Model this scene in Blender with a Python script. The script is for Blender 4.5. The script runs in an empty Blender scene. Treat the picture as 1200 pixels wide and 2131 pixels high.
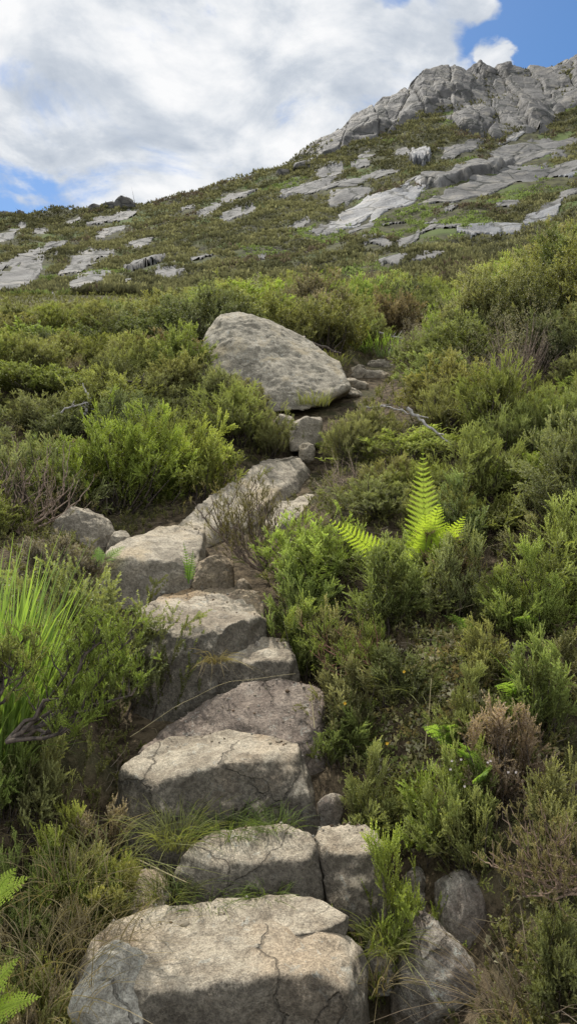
import bpy, bmesh, math, random
import numpy as np
from mathutils import Vector

SC = bpy.context.scene
COL = SC.collection
EYE = 1.7
F = 1002.0          # focal length in the units of an 820 x 1456 picture
CX, CY = 410.0, 728.0
rs = np.random.RandomState

# ------------------------------------------------------------------ noise
_P = rs(7).permutation(256).astype(np.int64)
_P = np.concatenate([_P, _P, _P])
_G = rs(8).normal(size=(256, 3)); _G /= np.linalg.norm(_G, axis=1)[:, None]

def perlin(p):
    p = np.asarray(p, float)
    i = np.floor(p).astype(np.int64); f = p - i
    i &= 255
    w = f * f * f * (f * (f * 6 - 15) + 10)
    out = 0
    for dx in (0, 1):
        for dy in (0, 1):
            for dz in (0, 1):
                h = _P[_P[_P[(i[..., 0] + dx) & 255] + ((i[..., 1] + dy) & 255)] + ((i[..., 2] + dz) & 255)]
                g = _G[h]
                d = g[..., 0] * (f[..., 0] - dx) + g[..., 1] * (f[..., 1] - dy) + g[..., 2] * (f[..., 2] - dz)
                wx = w[..., 0] if dx else 1 - w[..., 0]
                wy = w[..., 1] if dy else 1 - w[..., 1]
                wz = w[..., 2] if dz else 1 - w[..., 2]
                out = out + d * wx * wy * wz
    return out

def fbm(p, octv=4, gain=.5):
    p = np.asarray(p, float); s = 0; a = 1
    for k in range(octv):
        s = s + a * perlin(p * (2 ** k) + 17.3 * k); a *= gain
    return s

def n2(x, y, s=1.0, o=3, off=0.0):
    x = np.asarray(x, float); y = np.asarray(y, float)
    return fbm(np.stack([x * s + off, y * s + off * .7, np.full(x.shape, off * 1.3 + .37)], -1), o)

def sstep(a, b, x):
    t = np.clip((np.asarray(x, float) - a) / (b - a), 0, 1)
    return t * t * (3 - 2 * t)

# ------------------------------------------------------------------ terrain
BY = [-2, 0, 1.6, 2.1, 2.4, 2.6, 2.9, 3.3, 3.6, 4.0, 4.5, 5, 6, 7, 8, 9.5, 11, 14, 18, 22, 30, 45]
BZ = [-2.1, -1.75, -1.62, -1.55, -1.36, -1.20, -1.02, -.90, -.76, -.56, -.36, -.2, .18, .62, 1.12, 1.68, 2.26, 3.3, 4.75, 6.2, 8.6, 12.9]
PY = [0, 2.2, 2.6, 2.95, 3.4, 3.9, 4.4, 5.0, 6.0, 6.6, 7.4, 8.6, 9.5, 10.5, 12.5, 15, 24]
PX = [-.25, -.2, -.04, -.25, -.3, -.45, -.6, -.62, -.2, .15, .2, .62, .95, 1.45, 2.4, 3.6, 6.0]
PW = [.5, .48, .42, .48, .48, .46, .5, .5, .4, .36, .36, .4, .4, .5, .5, .35, .1]

SKX = [-900, -200, 0, 60, 120, 165, 195, 270, 340, 400, 450, 500, 560, 600, 645, 700, 780, 820, 950, 1300]
SKY_ = [330, 312, 304, 302, 296, 294, 291, 273, 253, 231, 206, 176, 142, 116, 101, 104, 97, 84, 60, 60]

def far_t(u, Y):
    px = CX + u * F
    ts = (CY - np.interp(px, SKX, SKY_)) / F
    t0 = .285 + .16 * np.clip(u, 0, .6) + .02 * np.clip(-u, 0, .6)
    R = 150 + 65 * sstep(-.1, .35, u)
    s = np.clip((Y - 30) / (R - 30), 0, 1) ** .85
    t = t0 + (ts - t0) * s
    z = t * Y
    z = np.where(Y > R, R * ts - .25 * (Y - R), z)
    return z

def near_z(x, y):
    b = np.interp(y, BY, BZ)
    b = np.where(y < -2, -2.1 + .26 * (y + 2), b)
    xc = np.interp(y, PY, PX); w = np.interp(y, PY, PW)
    r = np.clip(x - xc - w, 0, None); l = np.clip(xc - w - x, 0, None)
    bank = .30 * sstep(0, .45, r) + .26 * np.clip(r - .1, 0, 11) * (.55 + .45 * sstep(4, 9, y))
    bank = bank + (.26 + .10 * (1 - sstep(3.2, 4.8, y))) * sstep(-.05, .40, l) * (1 - .95 * np.exp(-((y - 5.6) / 1.1) ** 2)) + .03 * np.clip(l, 0, 12)
    return b + bank

def ground(x, y, noise=True):
    x = np.asarray(x, float); y = np.asarray(y, float)
    zn = near_z(x, y)
    yy = np.maximum(np.maximum(y, .6 * np.abs(x)), 1.0)
    u = np.clip(x / yy, -1.2, 1.2)
    zf = far_t(u, yy)
    r = np.hypot(x, y)
    w = sstep(20, 42, r) * sstep(-12, 22, y)
    z = zn * (1 - w) + zf * w
    if noise:
        z = z + n2(x, y, .9, 3, 3.1) * .09 * sstep(.3, 2, np.abs(x - np.interp(y, PY, PX)) + sstep(11, 16, y) * 3)
        z = z + n2(x, y, .12, 2, 9.7) * (.15 + 1.6 * sstep(25, 80, r))
    return z + EYE

def G(x, y): return float(ground(np.array([x]), np.array([y]))[0])

def far_hit(px, py):
    """Where the sight line through a picture point meets the far hillside (smooth form)."""
    px = np.asarray(px, float); py = np.asarray(py, float)
    u = (px - CX) / F; t = (CY - py) / F
    lo = np.full(px.shape, 34.0); hi = 150 + 65 * sstep(-.1, .35, u)
    for _ in range(32):
        m = (lo + hi) / 2
        below = far_t(u, m) < t * m
        lo = np.where(below, m, lo); hi = np.where(below, hi, m)
    Y = (lo + hi) / 2
    return u * Y, Y

def pt(px, py, Y):
    return Vector(((px - CX) / F * Y, Y, EYE + (CY - py) / F * Y))

# ------------------------------------------------------------------ mesh helpers
def mk_mesh(name, verts, faces, mat, cols=None, smooth=False):
    """faces: an (n,3) or (n,4) index array, or a list of such arrays"""
    if not isinstance(faces, list): faces = [faces]
    faces = [np.asarray(f, np.int32) for f in faces if len(f)]
    me = bpy.data.meshes.new(name)
    verts = np.asarray(verts, np.float32)
    me.vertices.add(len(verts)); me.vertices.foreach_set('co', verts.ravel())
    tot = np.concatenate([np.full(len(f), f.shape[1], np.int32) for f in faces])
    idx = np.concatenate([f.ravel() for f in faces])
    me.loops.add(len(idx)); me.loops.foreach_set('vertex_index', idx)
    me.polygons.add(len(tot))
    st = np.concatenate([[0], np.cumsum(tot)[:-1]]).astype(np.int32)
    me.polygons.foreach_set('loop_start', st)
    me.polygons.foreach_set('loop_total', tot)
    if smooth: me.polygons.foreach_set('use_smooth', np.ones(len(tot), bool))
    me.update(calc_edges=True)
    if cols is not None:
        a = me.attributes.new('Col', 'FLOAT_COLOR', 'POINT')
        c = np.ones((len(verts), 4), np.float32); c[:, :3] = cols
        a.data.foreach_set('color', c.ravel())
    if mat: me.materials.append(mat)
    return me

def link(name, me, parent=None):
    o = bpy.data.objects.new(name, me); COL.objects.link(o)
    if parent: o.parent = parent
    return o

def tag(o, label=None, cat=None, group=None, kind=None):
    if label: o['label'] = label
    if cat: o['category'] = cat
    if group: o['group'] = group
    if kind: o['kind'] = kind
    return o

def tubes(paths, radii, sides=4):
    """paths (M,K,3), radii (M,K) -> verts, quads"""
    paths = np.asarray(paths, float); radii = np.asarray(radii, float)
    M, K, _ = paths.shape
    t = np.gradient(paths, axis=1); t /= np.linalg.norm(t, axis=2)[..., None] + 1e-9
    ref = np.where(np.abs(t[..., 2:3]) > .9, np.array([1., 0, 0]), np.array([0, 0, 1.]))
    a = np.cross(t, ref); a /= np.linalg.norm(a, axis=2)[..., None] + 1e-9
    b = np.cross(t, a)
    th = np.arange(sides) * 2 * math.pi / sides
    ring = (a[:, :, None, :] * np.cos(th)[:, None] + b[:, :, None, :] * np.sin(th)[:, None]) * radii[:, :, None, None]
    v = (paths[:, :, None, :] + ring).reshape(-1, 3)
    m, k, s = np.meshgrid(np.arange(M), np.arange(K - 1), np.arange(sides), indexing='ij')
    s2 = (s + 1) % sides
    base = (m * K + k) * sides
    q = np.stack([base + s, base + s2, base + sides + s2, base + sides + s], -1).reshape(-1, 4)
    return v, q

# ------------------------------------------------------------------ materials
class NT:
    def __init__(s, name, disp=False):
        s.m = bpy.data.materials.new(name); s.m.use_nodes = True
        s.t = s.m.node_tree; s.t.nodes.clear()
        s.out = s.n('ShaderNodeOutputMaterial')
    def n(s, typ, **kw):
        nd = s.t.nodes.new(typ)
        for k, v in kw.items():
            if k.startswith('i_'):
                key = k[2:]
                key = int(key) if key.isdigit() else key.replace('_', ' ')
                if isinstance(v, bpy.types.NodeSocket): s.t.links.new(v, nd.inputs[key])
                else: nd.inputs[key].default_value = v
            else: setattr(nd, k, v)
        return nd
    def l(s, a, b): s.t.links.new(a, b)
    def noise(s, vec, scale, detail=5, rough=.55, dist=0):
        nd = s.n('ShaderNodeTexNoise'); s.l(vec, nd.inputs['Vector'])
        nd.inputs['Scale'].default_value = scale; nd.inputs['Detail'].default_value = detail
        nd.inputs['Roughness'].default_value = rough; nd.inputs['Distortion'].default_value = dist
        return nd.outputs['Fac']
    def ramp(s, fac, stops):
        nd = s.n('ShaderNodeValToRGB'); e = nd.color_ramp.elements
        while len(e) > 1: e.remove(e[-1])
        for i, (p, c) in enumerate(stops):
            el = e[0] if i == 0 else e.new(p)
            el.position = p
            if not hasattr(c, '__len__'): c = (c, c, c)
            el.color = (*c, 1)
        s.l(fac, nd.inputs['Fac']); return nd.outputs['Color']
    def mix(s, fac, a, b, blend='MIX'):
        nd = s.n('ShaderNodeMix', data_type='RGBA', blend_type=blend)
        for sock, v in ((nd.inputs[0], fac), (nd.inputs[6], a), (nd.inputs[7], b)):
            if isinstance(v, bpy.types.NodeSocket): s.l(v, sock)
            else: sock.default_value = v if not hasattr(v, '__len__') or len(v) == 4 else (*v, 1)
        return nd.outputs[2]
    def math(s, op, a, b=0.0, clamp=False):
        nd = s.n('ShaderNodeMath', operation=op, use_clamp=clamp)
        for i, v in enumerate((a, b)):
            if isinstance(v, bpy.types.NodeSocket): s.l(v, nd.inputs[i])
            else: nd.inputs[i].default_value = v
        return nd.outputs[0]
    def maprange(s, v, a, b, c=0., d=1.):
        nd = s.n('ShaderNodeMapRange', interpolation_type='SMOOTHSTEP'); s.l(v, nd.inputs[0])
        for i, x in zip((1, 2, 3, 4), (a, b, c, d)): nd.inputs[i].default_value = x
        return nd.outputs[0]

def mat_leaf(name, dark=.36, trans=.40, brown=(.10, .065, .035)):
    N = NT(name)
    at = N.n('ShaderNodeAttribute', attribute_name='Col')
    sep = N.n('ShaderNodeSeparateColor'); N.l(at.outputs['Color'], sep.inputs[0])
    oi = N.n('ShaderNodeObjectInfo')
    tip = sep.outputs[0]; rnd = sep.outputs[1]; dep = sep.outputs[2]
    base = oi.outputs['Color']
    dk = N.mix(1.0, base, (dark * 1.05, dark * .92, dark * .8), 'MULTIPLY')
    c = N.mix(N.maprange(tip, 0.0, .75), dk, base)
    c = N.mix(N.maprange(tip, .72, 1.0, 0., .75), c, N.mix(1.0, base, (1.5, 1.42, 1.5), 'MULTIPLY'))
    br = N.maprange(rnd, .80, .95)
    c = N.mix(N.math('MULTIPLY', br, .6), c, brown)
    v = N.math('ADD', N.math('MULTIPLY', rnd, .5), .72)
    v = N.math('MULTIPLY', v, N.math('ADD', N.math('MULTIPLY', dep, .60), .40))  # occlusion shade put into the colour: leaves deep inside are darker
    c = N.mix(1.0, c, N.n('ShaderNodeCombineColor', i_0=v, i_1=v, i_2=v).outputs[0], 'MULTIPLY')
    d = N.n('ShaderNodeBsdfPrincipled'); N.l(c, d.inputs['Base Color'])
    d.inputs['Roughness'].default_value = .55; d.inputs['Specular IOR Level'].default_value = .35
    tr = N.n('ShaderNodeBsdfTranslucent'); N.l(N.mix(1.0, c, (1.25, 1.25, .55), 'MULTIPLY'), tr.inputs['Color'])
    ms = N.n('ShaderNodeMixShader'); ms.inputs[0].default_value = trans
    N.l(d.outputs[0], ms.inputs[1]); N.l(tr.outputs[0], ms.inputs[2]); N.l(ms.outputs[0], N.out.inputs[0])
    return N.m

def mat_simple(name, c1, c2, scale=20, rough=.85, objcol=False):
    N = NT(name)
    tc = N.n('ShaderNodeTexCoord').outputs['Object']
    f = N.noise(tc, scale, 4)
    c = N.mix(N.maprange(f, .35, .65), c1, c2)
    if objcol:
        c = N.mix(1.0, c, N.n('ShaderNodeObjectInfo').outputs['Color'], 'MULTIPLY')
    d = N.n('ShaderNodeBsdfPrincipled'); N.l(c, d.inputs['Base Color']); d.inputs['Roughness'].default_value = rough
    N.l(d.outputs[0], N.out.inputs[0]); return N.m

def mat_stone(name, light, mid, rust, rustamt=.35, lichen=.5, darkface=.74, bump=.85, scale=1.0, dark=(.035, .032, .027)):
    """Weathered granite: speckled grain, rusty and pale patches, dark lichen crust and painted shade on steep faces."""
    N = NT(name)
    tc = N.n('ShaderNodeTexCoord').outputs['Object']
    oi = N.n('ShaderNodeObjectInfo')
    add = N.n('ShaderNodeVectorMath', operation='ADD'); N.l(tc, add.inputs[0])
    cmb = N.n('ShaderNodeCombineXYZ'); r10 = N.math('MULTIPLY', oi.outputs['Random'], 37.0)
    N.l(r10, cmb.inputs[0]); N.l(r10, cmb.inputs[1]); N.l(cmb.outputs[0], add.inputs[1])
    P = add.outputs[0]
    big = N.noise(P, 2.2 * scale, 6, .6, .4)
    med = N.noise(P, 9 * scale, 7, .65, .3)
    fine = N.noise(P, 70 * scale, 6, .7)
    grain = N.noise(P, 210 * scale, 3, .7)
    c = N.mix(N.maprange(N.math('ADD', N.math('MULTIPLY', med, .6), N.math('MULTIPLY', big, .4)), .40, .58), mid, light)
    c = N.mix(N.math('MULTIPLY', N.maprange(big, .50, .66), rustamt), c, rust)
    # blotches of dark crust
    bl = N.maprange(N.noise(P, 14 * scale, 8, .72, .6), .52, .66)
    c = N.mix(N.math('MULTIPLY', bl, .45), c, (mid[0] * .45, mid[1] * .44, mid[2] * .42))
    # pale lichen
    li = N.maprange(N.noise(P, 26 * scale, 5, .6, .8), .585, .63)
    li = N.math('MULTIPLY', li, N.maprange(N.noise(P, 3.7 * scale, 3), .42, .6))
    c = N.mix(N.math('MULTIPLY', li, lichen), c, (.44, .44, .38))
    vo = N.n('ShaderNodeTexVoronoi', feature='DISTANCE_TO_EDGE'); vo.inputs['Scale'].default_value = 2.1
    wn = N.n('ShaderNodeTexNoise'); N.l(P, wn.inputs['Vector']); wn.inputs['Scale'].default_value = 4.0; wn.inputs['Detail'].default_value = 5
    w2 = N.n('ShaderNodeVectorMath', operation='SCALE'); N.l(wn.outputs['Color'], w2.inputs[0]); w2.inputs['Scale'].default_value = .30
    w3 = N.n('ShaderNodeVectorMath', operation='ADD'); N.l(P, w3.inputs[0]); N.l(w2.outputs[0], w3.inputs[1]); N.l(w3.outputs[0], vo.inputs['Vector'])
    crk = N.math('MULTIPLY', N.maprange(vo.outputs['Distance'], .009, .003), N.maprange(N.noise(P, 1.6, 2), .52, .60))
    c = N.mix(N.math('MULTIPLY', crk, .45), c, (.04, .034, .026))
    # speckle
    sp = N.maprange(grain, .38, .60, .74, 1.18)
    spc = N.n('ShaderNodeCombineColor', i_0=sp, i_1=sp, i_2=sp).outputs[0]
    c = N.mix(1.0, c, spc, 'MULTIPLY')
    f2 = N.maprange(fine, .34, .62, .74, 1.15)
    c = N.mix(1.0, c, N.n('ShaderNodeCombineColor', i_0=f2, i_1=f2, i_2=f2).outputs[0], 'MULTIPLY')
    # steep faces: lichen crust plus shade painted into the colour
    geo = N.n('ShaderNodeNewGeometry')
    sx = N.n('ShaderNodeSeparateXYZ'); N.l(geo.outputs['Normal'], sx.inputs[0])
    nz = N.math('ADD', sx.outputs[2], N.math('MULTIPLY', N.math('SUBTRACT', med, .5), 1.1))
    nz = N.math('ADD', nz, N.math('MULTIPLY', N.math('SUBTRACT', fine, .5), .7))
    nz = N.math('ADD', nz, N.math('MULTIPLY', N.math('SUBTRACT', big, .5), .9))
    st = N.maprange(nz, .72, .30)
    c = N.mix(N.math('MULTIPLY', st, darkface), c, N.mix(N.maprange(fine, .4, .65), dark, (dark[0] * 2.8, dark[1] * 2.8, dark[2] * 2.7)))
    d = N.n('ShaderNodeBsdfPrincipled'); N.l(c, d.inputs['Base Color'])
    d.inputs['Roughness'].default_value = .88; d.inputs['Specular IOR Level'].default_value = .25
    h = N.math('ADD', N.math('MULTIPLY', med, .9), N.math('MULTIPLY', fine, .28))
    h = N.math('ADD', h, N.math('MULTIPLY', grain, .10))
    h = N.math('SUBTRACT', h, N.math('MULTIPLY', crk, .5))
    bp = N.n('ShaderNodeBump'); bp.inputs['Strength'].default_value = bump; bp.inputs['Distance'].default_value = .05 / scale
    N.l(h, bp.inputs['Height']); N.l(bp.outputs[0], d.inputs['Normal'])
    N.l(d.outputs[0], N.out.inputs[0]); return N.m

def mat_crag(name, light=(.36, .355, .35), mid=(.21, .205, .20), rough=.55, spec=.4):
    N = NT(name)
    tc = N.n('ShaderNodeTexCoord').outputs['Object']
    mp = N.n('ShaderNodeMapping'); N.l(tc, mp.inputs[0]); mp.inputs['Rotation'].default_value = (0, 0, .5); mp.inputs['Scale'].default_value = (1, .35, 1.3)
    P = mp.outputs[0]
    a = N.noise(P, .12, 6, .6, .5); b = N.noise(P, .6, 7, .68, .4); e = N.noise(P, 2.4, 5, .7)
    c = N.mix(N.maprange(a, .35, .62), mid, light)
    c = N.mix(N.math('MULTIPLY', N.maprange(b, .52, .66), .5), c, (.095, .093, .088))
    c = N.mix(N.math('MULTIPLY', N.maprange(e, .55, .7), .4), c, (.07, .07, .065))
    c = N.mix(N.math('MULTIPLY', N.maprange(N.noise(tc, .3, 4), .5, .66), .45), c, (.30, .27, .22))
    # joints
    vo = N.n('ShaderNodeTexVoronoi', feature='DISTANCE_TO_EDGE'); vo.inputs['Scale'].default_value = .17
    wv = N.n('ShaderNodeVectorMath', operation='ADD'); N.l(P, wv.inputs[0])
    nd = N.n('ShaderNodeTexNoise'); N.l(P, nd.inputs['Vector']); nd.inputs['Scale'].default_value = .35; nd.inputs['Detail'].default_value = 4
    sc = N.n('ShaderNodeVectorMath', operation='SCALE'); N.l(nd.outputs['Color'], sc.inputs[0]); sc.inputs['Scale'].default_value = 2.5
    N.l(sc.outputs[0], wv.inputs[1]); N.l(wv.outputs[0], vo.inputs['Vector'])
    jt = N.maprange(vo.outputs['Distance'], .0, .055)
    c = N.mix(jt, (.045, .047, .04), c)
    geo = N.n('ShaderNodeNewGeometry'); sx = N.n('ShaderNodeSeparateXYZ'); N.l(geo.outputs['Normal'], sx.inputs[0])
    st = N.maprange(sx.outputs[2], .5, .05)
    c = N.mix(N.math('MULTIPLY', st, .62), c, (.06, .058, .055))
    d = N.n('ShaderNodeBsdfPrincipled'); N.l(c, d.inputs['Base Color'])
    d.inputs['Roughness'].default_value = rough; d.inputs['Specular IOR Level'].default_value = spec
    bp = N.n('ShaderNodeBump'); bp.inputs['Strength'].default_value = .8; bp.inputs['Distance'].default_value = .5
    N.l(N.math('ADD', N.math('MULTIPLY', b, 1.2), N.math('MULTIPLY', jt, .3)), bp.inputs['Height']); N.l(bp.outputs[0], d.inputs['Normal'])
    N.l(d.outputs[0], N.out.inputs[0]); return N.m

def mat_ground():
    N = NT('heath_ground')
    tc = N.n('ShaderNodeTexCoord').outputs['Object']
    geo = N.n('ShaderNodeNewGeometry'); sx = N.n('ShaderNodeSeparateXYZ'); N.l(geo.outputs['Position'], sx.inputs[0])
    a = N.noise(tc, .11, 5, .6); b = N.noise(tc, .7, 6, .65); e = N.noise(tc, 14, 7, .7); f = N.noise(tc, 70, 5, .7)
    peat = N.mix(N.maprange(e, .4, .62), (.045, .034, .022), (.150, .115, .072))
    peat = N.mix(N.math('MULTIPLY', N.maprange(f, .52, .7), .6), peat, (.17, .14, .09))
    peat = N.mix(N.math('MULTIPLY', N.maprange(b, .5, .62), .5), peat, (.05, .06, .022))
    far = N.mix(N.maprange(b, .38, .62), (.034, .033, .018), (.090, .090, .042))
    far = N.mix(N.math('MULTIPLY', N.maprange(a, .52, .64), .8), far, (.085, .12, .03))
    c = N.mix(N.maprange(sx.outputs[1], 14, 26), peat, far)
    d = N.n('ShaderNodeBsdfPrincipled'); N.l(c, d.inputs['Base Color']); d.inputs['Roughness'].default_value = .95
    d.inputs['Specular IOR Level'].default_value = .1
    bp = N.n('ShaderNodeBump'); bp.inputs['Strength'].default_value = .8; bp.inputs['Distance'].default_value = .04
    N.l(N.math('ADD', e, N.math('MULTIPLY', f, .3)), bp.inputs['Height']); N.l(bp.outputs[0], d.inputs['Normal'])
    N.l(d.outputs[0], N.out.inputs[0]); return N.m

def mat_carpet():
    N = NT('far_heather')
    at = N.n('ShaderNodeAttribute', attribute_name='Col')
    tc = N.n('ShaderNodeTexCoord').outputs['Object']
    d = N.n('ShaderNodeBsdfPrincipled')
    n = N.noise(tc, 3.0, 3, .7)
    v = N.maprange(n, .3, .7, .7, 1.25)
    c = N.mix(1.0, at.outputs['Color'], N.n('ShaderNodeCombineColor', i_0=v, i_1=v, i_2=v).outputs[0], 'MULTIPLY')
    N.l(c, d.inputs['Base Color']); d.inputs['Roughness'].default_value = .8; d.inputs['Specular IOR Level'].default_value = .15
    tr = N.n('ShaderNodeBsdfTranslucent'); N.l(c, tr.inputs['Color'])
    ms = N.n('ShaderNodeMixShader'); ms.inputs[0].default_value = .25
    N.l(d.outputs[0], ms.inputs[1]); N.l(tr.outputs[0], ms.inputs[2]); N.l(ms.outputs[0], N.out.inputs[0])
    return N.m

M_LEAF = mat_leaf('heather_leaf')
M_FERN = mat_leaf('fern_leaf', dark=.55, trans=.5, brown=(.2, .2, .05))
M_BLADE = mat_leaf('grass_blade', dark=.45, trans=.45, brown=(.30, .26, .14))
M_BARK = mat_simple('heather_bark', (.035, .028, .022), (.11, .085, .065), 60, .9, True)
M_DEAD = mat_simple('dead_wood', (.22, .20, .18), (.42, .40, .37), 40, .85)
M_PETAL = mat_simple('pale_petal', (.75, .72, .68), (.8, .76, .74), 40, .6, True)
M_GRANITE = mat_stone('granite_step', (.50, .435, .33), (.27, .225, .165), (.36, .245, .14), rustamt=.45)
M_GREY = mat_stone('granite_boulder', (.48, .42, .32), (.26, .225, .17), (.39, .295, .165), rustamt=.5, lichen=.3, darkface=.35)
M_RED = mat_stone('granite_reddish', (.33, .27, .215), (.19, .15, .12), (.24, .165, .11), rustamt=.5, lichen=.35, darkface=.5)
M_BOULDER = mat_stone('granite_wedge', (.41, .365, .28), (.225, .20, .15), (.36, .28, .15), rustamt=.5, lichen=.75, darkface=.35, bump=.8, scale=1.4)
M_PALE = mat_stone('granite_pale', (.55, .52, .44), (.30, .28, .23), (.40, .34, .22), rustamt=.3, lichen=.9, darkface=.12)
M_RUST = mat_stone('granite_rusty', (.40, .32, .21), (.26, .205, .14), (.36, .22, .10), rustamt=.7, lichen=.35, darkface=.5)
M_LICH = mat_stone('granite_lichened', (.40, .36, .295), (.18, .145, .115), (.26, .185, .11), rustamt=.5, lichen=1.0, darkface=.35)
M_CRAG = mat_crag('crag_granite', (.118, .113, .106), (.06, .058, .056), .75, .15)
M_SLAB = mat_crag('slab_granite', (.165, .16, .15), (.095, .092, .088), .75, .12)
M_WET = mat_crag('wet_slab_granite', (.185, .19, .20), (.11, .113, .118), .65, .15)  # paler and bluer: sky sheen on wet rock painted into the base colour
M_GROUND = mat_ground()
M_CARPET = mat_carpet()

# ------------------------------------------------------------------ ground sheet
def build_ground():
    az = np.concatenate([np.linspace(-180, -60, 60, endpoint=False), np.linspace(-60, -32, 70, endpoint=False),
                         np.linspace(-32, 32, 340, endpoint=False), np.linspace(32, 60, 70, endpoint=False), np.linspace(60, 180, 60, endpoint=False)])
    r = np.concatenate([[.05], np.geomspace(.3, 300, 300), np.geomspace(320, 2500, 14)])
    A, Rr = np.meshgrid(np.radians(az), r, indexing='xy')
    x = Rr * np.sin(A); y = Rr * np.cos(A)
    z = ground(x, y)
    v = np.stack([x, y, z], -1).reshape(-1, 3)
    nr, na = A.shape
    i, j = np.meshgrid(np.arange(nr - 1), np.arange(na), indexing='ij'); j2 = (j + 1) % na
    q = np.stack([i * na + j, i * na + j2, (i + 1) * na + j2, (i + 1) * na + j], -1).reshape(-1, 4)
    q = q[:, ::-1]
    o = link('ground', mk_mesh('ground', v, q, M_GROUND, smooth=True))
    tag(o, 'heather moorland hillside rising to a rocky ridge', 'hillside', kind='structure')
build_ground()

# ------------------------------------------------------------------ stones
STONES = []        # (name, xy polygon, top bbox in the picture, Y)
def finish_stone(bm, name, label, mat, voxel, smooth_it, amp, seed, cat, group, bbox=None):
    me0 = bpy.data.meshes.new('tmp'); bm.to_mesh(me0); bm.free()
    o = bpy.data.objects.new('tmp', me0); COL.objects.link(o)
    m = o.modifiers.new('r', 'REMESH'); m.mode = 'VOXEL'; m.voxel_size = voxel
    s = o.modifiers.new('s', 'SMOOTH'); s.factor = .5; s.iterations = smooth_it
    dg = bpy.context.evaluated_depsgraph_get(); dg.update()
    me = bpy.data.meshes.new_from_object(o.evaluated_get(dg))
    bpy.data.objects.remove(o); bpy.data.meshes.remove(me0)
    n = len(me.vertices)
    co = np.empty(n * 3, np.float32); me.vertices.foreach_get('co', co); co = co.reshape(-1, 3).astype(float)
    no = np.empty(n * 3, np.float32); me.vertices.foreach_get('normal', no); no = no.reshape(-1, 3).astype(float)
    size = max(.25, float(np.ptp(co[:, :2], axis=0).max()))
    rr_ = rs(int(seed * 13 + 5)); cen = co.mean(0)
    for _ in range(26 if cat == 'boulder' else 13):
        nn = rr_.normal(size=3); nn /= np.linalg.norm(nn)
        if cat != 'boulder' and nn[2] > .5: nn[2] = .35; nn /= np.linalg.norm(nn)
        if nn[2] < -.3: nn[2] *= -1
        pr = (co - cen) @ nn; top_ = np.percentile(pr, 99.8)
        hh = top_ - rr_.uniform(.015, .028 if size > 1.4 else .075 if cat == 'boulder' else .036) * min(size, 1.2)
        over = np.clip(pr - hh, 0, None)
        co = co - nn[None] * (over * .93)[:, None]
    q = co + seed * 3.7
    d = fbm(q * (2.2 / size), 3) * amp * 1.1
    d += fbm(q * (7 / size), 3) * amp * .75
    d -= np.abs(perlin(q * (5 / size) + 5)) * amp * .5
    d += fbm(q * 16, 3) * min(.014, amp * .45) + fbm(q * 45, 2) * .0035
    co = co + no * d[:, None]
    org = Vector(((co[:, 0].min() + co[:, 0].max()) / 2, (co[:, 1].min() + co[:, 1].max()) / 2, co[:, 2].min()))
    me.vertices.foreach_set('co', (co - np.array(org)).astype(np.float32).ravel())
    me.polygons.foreach_set('use_smooth', np.ones(len(me.polygons), bool))
    me.update(); me.materials.clear(); me.materials.append(mat); me.name = name
    ob = link(name, me); ob.location = org
    tag(ob, label, cat, group, 'thing')
    hull = co[:, :2]
    yv = co[:, 1]; px = CX + co[:, 0] / yv * F; py = CY - (co[:, 2] - EYE) / yv * F
    STONES.append((name, (co[:, 0].min(), co[:, 0].max(), co[:, 1].min(), co[:, 1].max()), (px.min(), px.max(), py.min(), py.max()), float(yv.mean()), co))
    return ob

def slab_stone(label, top, h, mat, seed, expand=.06, fwd=.05, voxel=.015, smooth_it=6, amp=.030, name='stone_step', cat='stone step', group=None):
    """A block from its top outline (picture point + distance), with sides running down h."""
    bm = bmesh.new()
    T = [pt(*p) for p in top]
    c = sum(T, Vector()) / len(T)
    tv = [bm.verts.new(p) for p in T]
    bv = [bm.verts.new(((p.x - c.x) * (1 + expand) + c.x, (p.y - c.y) * (1 + expand) + c.y - fwd, min(p.z, c.z + .1) - h)) for p in T]
    cap = [bm.faces.new(tv), bm.faces.new(bv[::-1])]
    n = len(T)
    for i in range(n): bm.faces.new((tv[(i + 1) % n], tv[i], bv[i], bv[(i + 1) % n]))
    bmesh.ops.triangulate(bm, faces=cap)
    bmesh.ops.recalc_face_normals(bm, faces=bm.faces)
    return finish_stone(bm, name, label, mat, voxel, smooth_it, amp, seed, cat, group)

def hull_stone(label, pts, mat, seed, voxel=.02, smooth_it=5, amp=.03, name='boulder', cat='boulder', group=None):
    bm = bmesh.new()
    for p in pts: bm.verts.new(pt(*p) if not isinstance(p, Vector) else p)
    r = bmesh.ops.convex_hull(bm, input=bm.verts)
    junk = [e for e in r['geom_interior'] + r['geom_unused'] if isinstance(e, bmesh.types.BMVert)]
    if junk: bmesh.ops.delete(bm, geom=list(set(junk)), context='VERTS')
    bmesh.ops.recalc_face_normals(bm, faces=bm.faces)
    return finish_stone(bm, name, label, mat, voxel, smooth_it, amp, seed, cat, group)

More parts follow.
